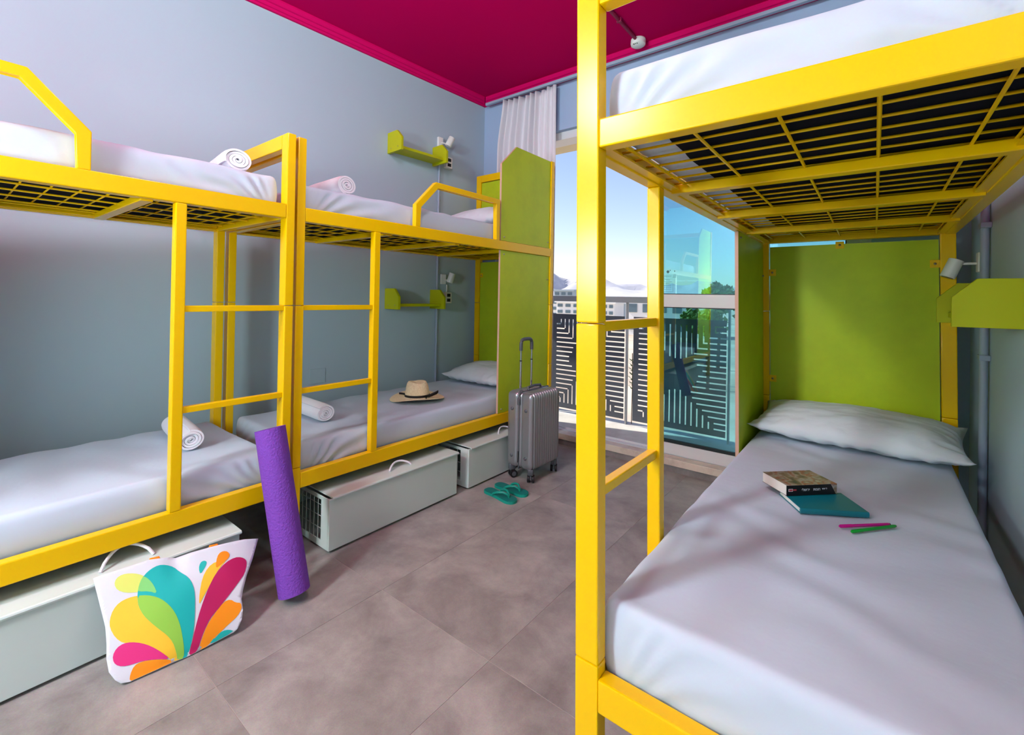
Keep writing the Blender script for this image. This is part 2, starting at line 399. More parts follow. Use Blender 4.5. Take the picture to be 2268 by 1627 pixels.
# ------------------------------------------------------------------ balcony
tag(box('balcony_floor', (-4.6, YW + 0.20, -0.16), (1.6, 4.32, 0.03), 'balcony'), kind='structure')
tag(box('balcony_soffit', (-4.6, YW + 0.25, 2.66), (1.6, 3.80, 2.86), 'soffit'), kind='structure')
YF = 4.2
def slotted_panel(w, h):
    p, sw, mg = 0.049, 0.0125, 0.035
    gx = [0.0, mg]; slotx = []
    x = mg
    while x + p < w - mg + 0.004: slotx.append((x + (p - sw) / 2, x + (p + sw) / 2)); x += p
    gz = []; z = mg; slotz = []
    while z + p < h - mg + 0.004: slotz.append((z + (p - sw) / 2, z + (p + sw) / 2)); z += p
    X = sorted({0.0, w} | {v for s in slotx for v in s}); Z = sorted({0.0, h} | {v for s in slotz for v in s})
    def tri(t): t = t % 1.0; return abs(t - 0.5) * 2
    def hole(i, k):
        cx = (X[i] + X[i + 1]) / 2; cz = (Z[k] + Z[k + 1]) / 2
        if cx < mg or cx > w - mg or cz < mg or cz > h - mg: return False
        dx = min(cx, w - cx) - mg; dz = min(cz, h - cz) - mg
        isx = any(a <= cx <= b for a, b in slotx); isz = any(a <= cz <= b for a, b in slotz)
        lim = 0.17 + 0.10 * tri(cz / 0.36)
        if dx < dz - 0.005 and dx < lim and isz: return True
        limz = 0.26 + 0.08 * tri(cx / 0.40)
        if dz < dx - 0.005 and dz < limz and isx: return True
        return False
    H_ = [[hole(i, k) for k in range(len(Z) - 1)] for i in range(len(X) - 1)]
    verts = []; faces = []; vm = {}
    def V(i, k, s):
        if (i, k, s) not in vm: vm[(i, k, s)] = len(verts); verts.append((X[i], 0.004 * s, Z[k]))
        return vm[(i, k, s)]
    nx, nz = len(X) - 1, len(Z) - 1
    solid = lambda i, k: 0 <= i < nx and 0 <= k < nz and not H_[i][k]
    for i in range(nx):
        for k in range(nz):
            if H_[i][k]: continue
            faces.append((V(i, k, 0), V(i + 1, k, 0), V(i + 1, k + 1, 0), V(i, k + 1, 0))); faces.append((V(i, k, 1), V(i, k + 1, 1), V(i + 1, k + 1, 1), V(i + 1, k, 1)))
            if not solid(i - 1, k): faces.append((V(i, k, 0), V(i, k + 1, 0), V(i, k + 1, 1), V(i, k, 1)))
            if not solid(i + 1, k): faces.append((V(i + 1, k, 0), V(i + 1, k, 1), V(i + 1, k + 1, 1), V(i + 1, k + 1, 0)))
            if not solid(i, k - 1): faces.append((V(i, k, 0), V(i, k, 1), V(i + 1, k, 1), V(i + 1, k, 0)))
            if not solid(i, k + 1): faces.append((V(i, k + 1, 0), V(i + 1, k + 1, 0), V(i + 1, k + 1, 1), V(i, k + 1, 1)))
    me = bpy.data.meshes.new('slotted_panel'); me.from_pydata(verts, [], faces); me.update(); me.materials.append(M['fence']); return me
rail = empty('balcony_railing', (-1.84, YF, 0.03), label='dark grey balcony railing of slotted metal panels under a pale handrail', cat='railing')
pm = slotted_panel(0.834, 1.0)
for x in (-3.652, -2.725, -1.798, -0.871, 0.056):
    o = bpy.data.objects.new('slotted_panel', pm); C.objects.link(o); o.parent = rail; o.location = (x + 1.84, 0, 0.05)
box('handrail', (-2.6, -0.02, 1.185), (2.7, 0.05, 1.243), 'rail_grey', rail, bev=0.004)
for x in (-3.70, -1.844, -0.917, 0.01):
    box('post', (x - 0.036 + 1.84, 0.006, 0.0), (x - 0.022 + 1.84, 0.04, 1.185), 'rail_grey', rail)

# ------------------------------------------------------------------ the view beyond
tag(box('ground_outside', (-900, 6, -4.6), (900, 1500, -4.2), 'sand'), kind='structure')
def hill(name, y0, xc, w, hgt, seed):
    bm = bmesh.new(); nx, ny = 60, 10; grid = []
    for j in range(ny + 1):
        row = []
        for i in range(nx + 1):
            tx = i / nx * 2 - 1; ty = j / ny
            x = xc + tx * w; y = y0 + ty * 500
            e = max(0, 1 - tx * tx) ** 0.8
            z = -4.5 + hgt * e * smoothstep(0, 0.7, ty) * (0.62 + 0.55 * noise.fractal(Vector((tx * 3.0 + seed, ty * 2 + seed, seed)), 0.8, 2.0, 5))
            row.append(bm.verts.new((x, y, z)))
        grid.append(row)
    for j in range(ny):
        for i in range(nx): bm.faces.new((grid[j][i], grid[j][i + 1], grid[j + 1][i + 1], grid[j + 1][i]))
    return tag(finish(name, bm, 'hill', smooth=True), kind='structure')
hill('hills', 1500, -1290, 420, 205, 3.1); hill('hills', 1500, -760, 620, 118, 8.4); hill('hills', 1500, 150, 700, 84, 12.0)

def building(x, y, w, d, h, mname, rows, cols, label, z0=-4.2):
    r = empty('apartment_block', (x, y, z0), 0.15, label, 'building', 'apartment blocks in the city beyond the balcony')
    box('wall', (-w / 2, -d / 2, 0), (w / 2, d / 2, h), mname, r)
    box('roof_slab', (-w / 2 - 0.3, -d / 2 - 0.3, h), (w / 2 + 0.3, d / 2 + 0.3, h + 0.4), mname, r)
    me = None
    for i in range(rows):
        for j in range(cols):
            cx = -w / 2 + (j + 0.5) * w / cols; cz = (i + 0.55) * h / rows
            if me is None:
                o = box('window', (-w / cols * 0.3, -0.15, -h / rows * 0.24), (w / cols * 0.3, 0.05, h / rows * 0.24), 'bld_win', r); me = o.data
            else:
                o = bpy.data.objects.new('window', me); C.objects.link(o); o.parent = r
            o.location = (cx, -d / 2, cz)
    return r
DIST = 150.0
def at_px(px, dist):
    d = right * ((px - CX) / F_PX) + fwd; return Vector((0, 0, 1.25)) + d * dist
B_SPEC = [(1234, 20, 8, 6.5, 'bld_white', 4, 4, 'white apartment block just right of the tall lime end panel'), (1258, 21, 5.5, 8.6, 'bld_grey', 5, 3, 'tall grey tower block rising above the handrail by the yellow post'),
          (1272, 18, 5, 6.0, 'bld_white', 4, 3, 'white block half hidden by the tall yellow bunk post'), (1352, 19, 3.5, 6.0, 'bld_white', 4, 3, 'slim white block right beside the tall yellow bunk post'),
          (1371, 20, 4.2, 5.8, 'bld_grey', 4, 3, 'grey block third from the ladder upright'), (1394, 19, 4.5, 6.1, 'bld_grey', 4, 4, 'wide grey banded block second from the ladder upright'), (1422, 18, 5, 6.0, 'bld_white', 3, 4, 'white block right beside the yellow ladder upright')]
for (px, ds, w, h, mn, r_, c_, lb), dd in zip(B_SPEC, (100, 118, 88, 84, 96, 110, 126)):
    p = at_px(px, dd); building(p.x, p.y, w * 0.95, 6, h - 1.4 + 0.0, mn, r_, c_, lb)
p = at_px(1492, 70); building(p.x, p.y, 13, 6, 5.3, 'bld_white', 2, 6, 'long low white building seen through the tinted pane')

def tree(name, loc, rad, hgt, n, mname, label, cat, trunk=True, group=None, sz=0.22):
    r = empty(name, loc, 0, label, cat, group)
    verts, faces = [], []
    rng = random.Random(hash((round(loc[0], 2), n)) & 0xffff)
    for k in range(n):
        while True:
            q = Vector((rng.uniform(-1, 1), rng.uniform(-1, 1), rng.uniform(-1, 1)))
            if q.length < 1 and q.length > 0.35: break
        q *= 0.8 + 0.35 * noise.noise(q * 2.5)
        c = Vector((q.x * rad, q.y * rad, hgt - rad * 0.9 + q.z * rad * 0.9))
        a = Vector((rng.gauss(0, 1), rng.gauss(0, 1), rng.gauss(0, 1))).normalized(); b = a.orthogonal().normalized()
        s = sz * rad * rng.uniform(0.6, 1.3); i0 = len(verts)
        verts += [c + a * s, c + b * s * 0.5, c - a * s, c - b * s * 0.5]; faces.append((i0, i0 + 1, i0 + 2, i0 + 3))
    me = bpy.data.meshes.new('foliage'); me.from_pydata(verts, [], faces); me.update(); link('foliage', me, r, mname)
    if trunk: tube('trunk', [(0, 0, 0), (0.05 * rad, 0, hgt * 0.4), (0, 0, hgt - rad)], [rad * 0.1, rad * 0.07, rad * 0.04], 'bark', r, 7)
    return r
p = at_px(1592, 36); tree('leafy_tree', (p.x, p.y, -4.2), 1.5, 6.9, 1500, 'leaf', 'round dark green tree topping the mid rail of the tinted pane', 'tree')
p = at_px(1668, 36); tree('leafy_tree', (p.x, p.y, -4.2), 1.5, 5.9, 700, 'leaf', 'lower green tree by the lime side panel, behind tinted glass', 'tree')
for px, d, rd, hh, lb in ((1535, 30, 1.0, 5.0, 'small light green bush left of two, showing above the fence behind tinted glass'), (1570, 28, 1.1, 5.05, 'small light green bush right of two, showing above the fence behind tinted glass')):
    p = at_px(px, d); tree('garden_bush', (p.x, p.y, -4.2), rd, hh, 500, 'leaf_light', lb, 'bush')
# young plant outside the gap between the two fence panels
pl = empty('sapling', (-1.835, 4.27, 0.0), 0, 'slender green sapling standing in the gap between fence panels', 'plant')
bm = bmesh.new()
for k in range(46):
    a = k * 2.4; z = 0.36 + 0.0065 * k; l = 0.03 + 0.02 * random.random()
    c = Vector((0, 0, z)); d = Vector((math.cos(a), math.sin(a), 0.5)).normalized(); s = d.cross(Vector((0, 0, 1))).normalized()
    q = [c, c + d * l * 0.6 + s * 0.009, c + d * l * 1.3, c + d * l * 0.6 - s * 0.009]
    bm.faces.new([bm.verts.new(v) for v in q])
finish('leaves', bm, 'leaf_light', pl); tube('stem', [(0, 0, 0.03), (0.004, 0, 0.4), (0, 0, 0.72)], 0.004, 'bark', pl, 6)

# ------------------------------------------------------------------ curtain and its track
trk = box('curtain_track', (-2.93, 3.268, 3.082), (0.30, 3.298, 3.106), 'conduit', bev=0.003); tag(trk, 'pale metal curtain track running under the magenta cornice', 'curtain track')
bm = bmesh.new(); NX, NZ = 150, 50; grid = []
for k in range(NZ + 1):
    t = k / NZ; z = 3.076 - t * 2.95; row = []
    spread = 1.0 + 0.10 * smoothstep(0.0, 0.16, t)
    for i in range(NX + 1):
        s = i / NX
        ph = s * 2 * math.pi * 10 + 1.2 * math.sin(s * 9) + 0.5 * math.sin(t * 5 + s * 4)
        amp = (0.030 + 0.008 * math.sin(s * 23)) * (1 - 0.65 * smoothstep(0.66, 0.80, s))
        x = -2.72 + s * 0.585 + (spread - 1) * (s - 0.92) * 0.62
        yy = 3.283 + amp * (math.sin(ph) + 0.35 * math.sin(2 * ph + 1 + 2 * t)) + 0.004 * noise.noise(Vector((s * 14, t * 5, 2)))
        zz = z - (0.020 * math.sin(s * math.pi) + 0.012 * abs(math.sin(ph * 0.5))) * (1 - smoothstep(0, 0.05, t)) * (1 if s < 0.86 else 0.3)
        row.append(bm.verts.new((x, yy, zz)))
    grid.append(row)
for k in range(NZ):
    for i in range(NX): bm.faces.new((grid[k][i], grid[k][i + 1], grid[k + 1][i + 1], grid[k + 1][i]))
cur = finish('curtain', bm, 'curtain', smooth=True); tag(cur, 'white gathered curtain hanging behind the lime end panel', 'curtain')
sm = cur.modifiers.new('thick', 'SOLIDIFY'); sm.thickness = 0.0015

# ------------------------------------------------------------------ bunk beds
BW, BL_ = 0.856, 2.166
ZUT, ZUB, ZLT, ZLB = 1.658, 1.592, 0.402, 0.329
PX, PY = 0.058, 0.04
class Bed: pass
def make_bed(x0, y0, th, usign, vflip, shear, label, zm_low):
    """local u: 0 on the aisle side -> into the bed; v: 0 at the foot (ladder) end -> head"""
    b = Bed(); b.root = empty('bunk_bed', (x0, y0, 0), th, label, 'bunk bed', 'yellow steel bunk beds')
    def fn(p):
        u, v, z = p
        vv = BL_ - v if vflip else v
        return Vector((usign * u + shear * (z - 1.25), vv, z))
    b.fn = fn; c, s = math.cos(th), math.sin(th)
    def wp(u, v, z):
        q = fn((u, v, z)); return Vector((x0 + q.x * c - q.y * s, y0 + q.x * s + q.y * c, z))
    b.wp = wp; b.th = th; b.us = usign; b.vflip = vflip; b.zm = zm_low
    R = b.root
    def bx(n, a, e, mt='yellow', bev=0.004): return box(n, a, e, mt, R, bev, fn)
    ZF, ZH = 1.985, 2.387
    for u in (0, BW - PX):
        boxes('post', [((u, 0, 0.0), (u + PX, PY, 0.428)), ((u, 0, 0.4295), (u + PX, PY, 1.192)), ((u, 0, 1.194), (u + PX, PY, ZF))], 'yellow', R, 0.004, fn)
        boxes('post', [((u, BL_ - PY, 0.0), (u + PX, BL_, 0.70)), ((u, BL_ - PY, 0.7012), (u + PX, BL_, 1.192)), ((u, BL_ - PY, 1.194), (u + PX, BL_, ZH))], 'yellow', R, 0.004, fn)
    for u in (0, BW - 0.04):
        bx('side_rail', (u, PY, ZUB), (u + 0.04, BL_ - PY, ZUT)); bx('side_rail', (u, PY, ZLB), (u + 0.04, BL_ - PY, ZLT))
        bx('angle_ledge', (u + (0.04 if u == 0 else -0.028), PY, ZUB + 0.004), (u + (0.068 if u == 0 else 0.0), BL_ - PY, ZUB + 0.009), bev=0)
    for v in (0, BL_ - PY):
        bx('end_rail', (PX, v, ZUB), (BW - PX, v + PY, ZUT)); bx('end_rail', (PX, v, ZLB), (BW - PX, v + PY, ZLT))
    bx('top_rail', (PX, 0, ZF - 0.066), (BW - PX, PY, ZF)); bx('top_rail', (PX, BL_ - PY, ZH - 0.066), (BW - PX, BL_, ZH))
    for v in (0.542, 1.085, 1.628):
        bx('cross_bar', (0.04, v - 0.02, ZUB - 0.006), (BW - 0.04, v + 0.02, ZUB + 0.022), bev=0.003)
        bx('cross_bar', (0.04, v - 0.02, ZLB + 0.004), (BW - 0.04, v + 0.02, ZLB + 0.030), bev=0.003)
    # welded mesh base: rods across and along
    nr = 27
    base_me = None
    for k in range(nr):
        v = 0.075 + k * (BL_ - 0.15) / (nr - 1)
        if base_me is None:
            bm = bmesh.new(); bm_tube(bm, [(0.045, 0, ZUB + 0.028), (BW - 0.045, 0, ZUB + 0.028)], 0.0034, 6, True, lambda p: Vector((usign * p.x + shear * (p.z - 1.25), p.y, p.z)))
            o = finish('base_rod', bm, 'yellow', R, True); base_me = o.data
        else:
            o = bpy.data.objects.new('base_rod', base_me); C.objects.link(o); o.parent = R
        o.location = (0, (BL_ - v) if vflip else v, 0)
    for u in (0.08, 0.24, 0.40, 0.555, 0.72, 0.79):
        tube('base_rod', [(u, 0.045, ZUB + 0.0225), (u, BL_ - 0.045, ZUB + 0.0225)], 0.004, 'yellow', R, 6, fn)
    # ladder
    bx('ladder_upright', (0, 0.424, ZLT), (0.04, 0.462, ZUB))
    for z in (1.170, 0.774): bx('ladder_rung', (0.006, PY, z), (0.032, 0.424, z + 0.025), bev=0.003)
    # guard rail on the aisle side
    t = 0.034
    def bar(n, p, q, w=t):
        p, q = Vector(p), Vector(q); d = (q - p).normalized(); nrm = Vector((-d.y, d.x))
        poly = [p + nrm * w / 2, q + nrm * w / 2, q - nrm * w / 2, p - nrm * w / 2]
        return prism(n, [(a.x, a.y) for a in poly], 0.003, 0.037, 0, 'yellow', R, 0.003, fn)
    gu = [(0.705, ZUT), (0.705, 1.79), (0.86, 1.950), (1.472, 1.950), (1.472, ZUT), (1.436, ZUT), (1.436, 1.918), (0.875, 1.918), (0.741, 1.778), (0.741, ZUT)]
    prism('guard_rail', gu, 0.003, 0.037, 0, 'yellow', R, 0.003, fn)
    # lime panels at the head end
    def panel(n, poly, u0, u1):
        o = prism(n, poly, u0, u1, 0, 'lime', R, 0, fn)
        return o
    pu = [(1.494, ZUT + 0.003), (1.494, 2.218), (1.664, 2.382), (BL_ - PY - 0.004, 2.382), (BL_ - PY - 0.004, ZUT + 0.003)]
    panel('side_panel', pu, 0.012, 0.028)
    pl_ = [(1.494, ZLT + 0.003), (1.494, ZUB - 0.003), (BL_ - PY - 0.004, ZUB - 0.003), (BL_ - PY - 0.004, ZLT + 0.003)]
    panel('side_panel', pl_, 0.012, 0.028)
    # raw plywood edges
    for poly in ([(1.4925, ZUT + 0.003), (1.4925, 2.219), (1.664, 2.3836), (BL_ - PY - 0.006, 2.3836), (BL_ - PY - 0.006, 2.3822), (1.6646, 2.3822), (1.4938, 2.2174), (1.4938, ZUT + 0.003)],
                 [(1.4925, ZLT + 0.003), (1.4925, ZUB - 0.003), (1.4938, ZUB - 0.003), (1.4938, ZLT + 0.003)]):
        prism('panel_edge', poly, 0.0122, 0.0278, 0, 'ply', R, 0, fn)
    bm = bmesh.new(); bm_box(bm, (PX + 0.004, BL_ - 0.032, ZLT + 0.012), (BW - PX - 0.004, BL_ - 0.014, ZUB - 0.022), fn); finish('head_panel', bm, 'lime', R)
    bm = bmesh.new(); bm_box(bm, (PX + 0.004, BL_ - 0.032, ZUT + 0.012), (BW - PX - 0.004, BL_ - 0.014, ZH - 0.072), fn); finish('head_panel', bm, 'lime', R)
    for (u, z) in ((PX + 0.016, 1.42), (BW / 2 - 0.03, ZUB - 0.028), (BW - PX - 0.018, 1.45), (PX + 0.016, 0.80), (PX + 0.016, 2.05), (BW - PX - 0.018, 2.05)):
        cl = bx('panel_clip', (u - 0.019, BL_ - 0.0345, z - 0.019), (u + 0.019, BL_ - 0.0315, z + 0.019), bev=0.001)
        bm = bmesh.new(); bm_tube(bm, [(u, BL_ - 0.0365, z), (u, BL_ - 0.034, z)], 0.006, 8, True, fn); finish('screw', bm, 'steel', cl, True)
    for (v, z) in ((1.53, ZUB - 0.03), (BL_ - 0.07, 1.40), (1.53, ZUT + 0.03), (1.53, ZLT + 0.03), (BL_ - 0.07, ZUT + 0.05)):
        bm = bmesh.new(); bm_tube(bm, [(0.006, v, z), (0.036, v, z)], 0.005, 8, True, fn); finish('bolt', bm, 'steel', R, True)
    # low platform under the lower mattress
    bm = bmesh.new(); bm_box(bm, (0.045, PY + 0.005, ZLB + 0.034), (BW - 0.045, BL_ - PY - 0.005, ZLB + 0.040), fn); finish('base_board', bm, 'black_fabric', R)
    return b

bed_far = make_bed(-2.115, 1.0586, -0.008, -1, False, 0.0, 'yellow bunk bed along the left wall with lime panels near the window', 0.53)
bed_near = make_bed(-2.092, -1.125, 0.004, -1, True, 0.0, 'yellow bunk bed at the left edge, its foot end touching the next bed', 0.53)
bed_right = make_bed(-0.541, 0.931, -0.0054, 1, False, -0.0153, 'yellow bunk bed on the right seen from its foot end, slatted underside overhead', 0.556)

# ------------------------------------------------------------------ mattresses
def mattress(bed, z0, z1, label, seed, upper, fold=0.007, ins=0.053):
    u0, u1, v0, v1 = ins, BW - ins, ins + 0.003, BL_ - ins - 0.003
    def disp(p, n):
        u, v, z = p; d = Vector((0, 0, 0)); h = (z - z0) / (z1 - z0)
        sd = Vector((seed, seed * 1.7, 0))
        d.z += 0.006 * noise.noise(Vector((u * 2.5, v * 2.0, 0)) + sd) * smoothstep(0.6, 1, h)
        # soft lengthwise creases on the top
        d.z += 0.0030 * math.sin(v * 26 + 5 * noise.noise(Vector((u * 3, v * 2, 3)) + sd)) * smoothstep(0.8, 1, h) * smoothstep(0.1, 0.5, noise.noise(Vector((u * 2, v * 1.5, 9)) + sd) + 0.4)
        # pulled folds fanning from the corners on the sides
        for cu in (u0, u1):
            for cv in (v0, v1):
                du, dv = abs(u - cu), abs(v - cv)
                r = math.hypot(du, dv)
                if r < 0.6:
                    a = math.atan2((z - z0 + 0.05), max(r, 0.02))
                    w = math.sin(a * 26 + 3 * noise.noise(Vector((u * 6, v * 6, z * 6)) + sd)) * (1 - r / 0.6) * (1 - smoothstep(0.75, 1.0, h)) * smoothstep(0.02, 0.10, r)
                    d += Vector((n.x, n.y, 0)) * fold * w
        # hem pulled under, sides bulge a little
        d += Vector((n.x, n.y, 0)) * 0.010 * (math.sin(math.pi * min(1, max(0, h))) - 0.5)
        return d
    o = rounded_block('mattress', (u0, v0, z0), (u1, v1, z1), 0.024, (70, 160, 14), disp, 'sheet', None, lambda p: bed.fn(p))
    o.location = bed.root.location; o.rotation_euler = bed.root.rotation_euler
    tag(o, label, 'mattress', 'mattresses in white fitted sheets')
    if upper:   # black underside showing inside the elastic hem of the sheet
        bm = bmesh.new(); pts = []
        def rim(u, v): return bm.verts.new(bed.fn((u, v, z0 - 0.0075 + 0.0)))
        N = 80
        for k in range(N):
            a = 2 * math.pi * k / N; cu, cv = math.cos(a), math.sin(a)
            e = 0.16
            su = math.copysign(abs(cu) ** e, cu); sv = math.copysign(abs(cv) ** e, cv)
            hu, hv = 0.325, 0.985
            w = 0.012 * noise.noise(Vector((cu * 3, cv * 5, seed)))
            pts.append(rim(0.488 + su * hu + w, 1.06 + sv * hv + w))
        bm.faces.new(pts)
        u_ = finish('underside', bm, 'black_fabric', o)
    return o
ZMU = ZUB + 0.040
mattress(bed_near, 0.371, 0.530, 'white sheeted lower mattress at the left edge of the photo', 1.3, False)
mattress(bed_near, ZMU, 1.783, 'white sheeted upper mattress at the left edge of the photo', 4.1, True)
mattress(bed_far, 0.371, 0.525, 'white sheeted lower mattress carrying the straw hat', 7.7, False, 0.010)
mattress(bed_far, ZMU, 1.783, 'white sheeted upper mattress beside the upper wall shelf', 2.6, True)
mattress(bed_right, 0.371, 0.556, 'large white sheeted lower mattress with books and pens at right', 9.2, False, 0.003, 0.044)
mattress(bed_right, ZMU, 1.783, 'white sheeted upper mattress overhead at the top right', 5.5, True)

# ------------------------------------------------------------------ pillows
def pillow(bed, u, v, z, lu, lv, th, ang, label, seed, tilt=0.0):
    bm = bmesh.new(); N = 44
    def P(s, t, side):
        su, tv = s, t
        x = su * lu / 2 * (1 - 0.07 * (1 - t * t)); y = tv * lv / 2 * (1 - 0.10 * (1 - s * s))
        k = max(0.0, (1 - abs(s) ** 3.0) * (1 - abs(t) ** 2.6)) ** 0.55
        zz = th / 2 * k * side
        if side < 0: zz *= 0.55
        w = noise.fractal(Vector((s * 2.2 + seed, t * 2.2, side * 0.3 + seed)), 0.8, 2.1, 4)
        zz += 0.010 * w * k
        ed = (1 - k)
        zz += 0.006 * math.sin(s * 26 + 4 * w) * smoothstep(0.25, 0.6, ed) * (1 - smoothstep(0.8, 1, ed)) * (abs(t) > abs(s)) + 0.005 * math.sin(t * 20 + 4 * w) * smoothstep(0.25, 0.6, ed) * (1 - smoothstep(0.8, 1, ed)) * (abs(s) >= abs(t))
        tip = (abs(s) * abs(t)) ** 6
        zz += 0.02 * tip
        return Vector((x, y, zz))
    top = [[bm.verts.new(P(i / N * 2 - 1, j / N * 2 - 1, 1)) for i in range(N + 1)] for j in range(N + 1)]
    bot = [[top[j][i] if i in (0, N) or j in (0, N) else bm.verts.new(P(i / N * 2 - 1, j / N * 2 - 1, -1)) for i in range(N + 1)] for j in range(N + 1)]
    for j in range(N):
        for i in range(N):
            bm.faces.new((top[j][i], top[j][i + 1], top[j + 1][i + 1], top[j + 1][i])); bm.faces.new((bot[j][i], bot[j + 1][i], bot[j + 1][i + 1], bot[j][i + 1]))
    o = finish('pillow', bm, 'pillow', None, True); o.location = bed.wp(u, v, z); o.rotation_euler = (tilt, 0, bed.th + ang)
    return tag(o, label, 'pillow', 'white pillows')
pillow(bed_right, 0.454, 1.885, 0.556 + 0.072, 0.84, 0.47, 0.20, -0.05, 'plump white pillow against the lime head panel at right', 1.0, 0.10)
pillow(bed_far, 0.44, 1.87, 0.525 + 0.070, 0.66, 0.46, 0.19, 0.0, 'white pillow on the lower mattress behind the suitcase', 5.0, 0.10)
pillow(bed_far, 0.385, 1.76, 1.783 + 0.070, 0.68, 0.50, 0.23, 0.02, 'white pillow on the upper mattress behind the guard rail', 8.0, 0.06)

# ------------------------------------------------------------------ rolled towels
def towel(bed, u, v, z, length, rad, ang, label, seed):
    bm = bmesh.new(); turns = 4.2; N = 150; th = rad / (turns + 0.35)
    def sp(k, inner):
        t = k / N * turns; a = 2 * math.pi * t + seed
        r = 0.12 * rad + (rad * 0.88) * (t / turns) - (th * 0.80 if inner else 0) * min(1, t * 3)
        r = max(r, 0.002) * (1 + 0.05 * math.sin(a * 2 + seed))
        return Vector((0, math.cos(a) * r, math.sin(a) * r * 0.92))
    M_ = 14; rows = []
    for q in range(M_ + 1):
        x = (q / M_ - 0.5) * length; ro = []; ri = []
        for k in range(N + 1):
            e = abs(q / M_ - 0.5) * 2
            sw = 1 + 0.02 * noise.noise(Vector((x * 9, k * 0.07, seed))) - 0.07 * smoothstep(0.8, 1.0, e)
            po = sp(k, False) * sw; pi_ = sp(k, True) * sw
            dx = 0.010 * noise.noise(Vector((k * 0.05, seed, q * 0.01))) * smoothstep(0.7, 1, e)
            ro.append(bm.verts.new(po + Vector((x + dx, 0, 0)))); ri.append(bm.verts.new(pi_ + Vector((x + dx, 0, 0))))
        rows.append((ro, ri))
    for q in range(M_):
        for k in range(N):
            a, b = rows[q], rows[q + 1]
            bm.faces.new((a[0][k], a[0][k + 1], b[0][k + 1], b[0][k])); bm.faces.new((a[1][k], b[1][k], b[1][k + 1], a[1][k + 1]))
        a, b = rows[q], rows[q + 1]
        bm.faces.new((a[0][N], a[1][N], b[1][N], b[0][N])); bm.faces.new((a[0][0], b[0][0], b[1][0], a[1][0]))
    for q in (0, M_):
        for k in range(N): bm.faces.new((rows[q][0][k], rows[q][0][k + 1], rows[q][1][k + 1], rows[q][1][k]))
    o = finish('rolled_towel', bm, 'towel', None, True, 60); o.location = bed.wp(u, v, z + rad * 0.90); o.rotation_euler = (0, 0, bed.th + ang)
    return tag(o, label, 'towel', 'white rolled towels')
vf = lambda v: BL_ - v
towel(bed_near, 0.505, vf(1.885), 0.530, 0.40, 0.056, -0.10, 'white rolled towel on the lower mattress left of the purple mat', 0.4)
towel(bed_near, 0.32, vf(1.99), 1.783, 0.40, 0.062, -0.12, 'white rolled towel on the upper mattress of the bed at the left edge', 2.2)
towel(bed_far, 0.505, 0.335, 0.525, 0.42, 0.058, -0.04, 'white rolled towel on the mattress between ladder posts beside the hat', 1.1)
towel(bed_far, 0.32, 0.335, 1.783, 0.40, 0.062, -0.04, 'white rolled towel on the upper mattress right of the paired corner posts', 3.3)

# ------------------------------------------------------------------ straw hat
hat = empty('straw_hat', bed_far.wp(0.375, 1.05, 0.534), -0.35, 'straw sun hat with a thin black ribbon on the lower mattress', 'hat')
def hatfn(p):
    r = math.hypot(p.x, p.y); a = math.atan2(p.y, p.x); q = Vector(p)
    q.x *= 1.0; q.y *= 0.93
    if r > 0.10: q.z += 0.012 * math.cos(2 * a + 0.6) * (r - 0.10) / 0.1 + 0.016 * max(0, math.cos(a - 0.2)) * ((r - 0.1) / 0.1) ** 2
    if p.z > 0.07: q.z -= 0.020 * math.exp(-(q.x / 0.035) ** 2) * smoothstep(0.09, 0.12, p.z) * 0 + 0.0
    return q
lathe('brim', [(0.086, 0.022), (0.098, 0.013), (0.12, 0.011), (0.15, 0.012), (0.18, 0.012), (0.197, 0.011), (0.199, 0.008), (0.195, 0.0065), (0.16, 0.008), (0.12, 0.007), (0.09, 0.009), (0.082, 0.014)], 'straw', hat, 56, hatfn)
def crownfn(p):
    q = Vector(p); q.y *= 0.93; q.x *= 1.0
    k = smoothstep(0.075, 0.118, p.z)
    r = math.hypot(p.x, p.y)
    q.z -= k * (0.020 * math.exp(-(q.y / 0.028) ** 2) * (1 - smoothstep(0.055, 0.075, r)))
    q.y *= 1 - 0.06 * k * (1 if p.x > 0 else 0.3)
    return q
lathe('crown', [(0.090, 0.012), (0.088, 0.03), (0.085, 0.06), (0.081, 0.085), (0.076, 0.105), (0.068, 0.117), (0.055, 0.122), (0.04, 0.121), (0.025, 0.1205), (0.012, 0.120), (0, 0.120)], 'straw', hat, 56, crownfn)
rb_ = lathe('ribbon_band', [(0.0905, 0.016), (0.0925, 0.017), (0.0915, 0.031), (0.0890, 0.031)], 'ribbon', hat, 56, lambda p: Vector((p.x, p.y * 0.93, p.z + 0.004 * p.x / 0.09)))
def bow(a, pts, w):
    bm = bmesh.new(); L = []
    for (r, z, off) in pts:
        d = Vector((math.cos(a + off), math.sin(a + off), 0)) * r + Vector((0, 0, z)); L.append((bm.verts.new(d + Vector((0, 0, w))), bm.verts.new(d - Vector((0, 0, w)))))
    for i in range(len(L) - 1): bm.faces.new((L[i][0], L[i + 1][0], L[i + 1][1], L[i][1]))
    o = finish('ribbon_bow', bm, 'ribbon', hat, True); s = o.modifiers.new('thick', 'SOLIDIFY'); s.thickness = 0.002
bow(0.62, [(0.092, 0.026, -0.25), (0.115, 0.036, -0.1), (0.145, 0.052, 0.05), (0.160, 0.060, 0.12), (0.146, 0.046, 0.13), (0.115, 0.032, 0.05), (0.093, 0.024, 0.0)], 0.008)
bow(0.62, [(0.094, 0.022, -0.32), (0.105, 0.018, -0.36), (0.118, 0.016, -0.40)], 0.006)
bow(4.05, [(0.090, 0.026, 0.0), (0.112, 0.028, -0.04), (0.134, 0.028, -0.06)], 0.007)

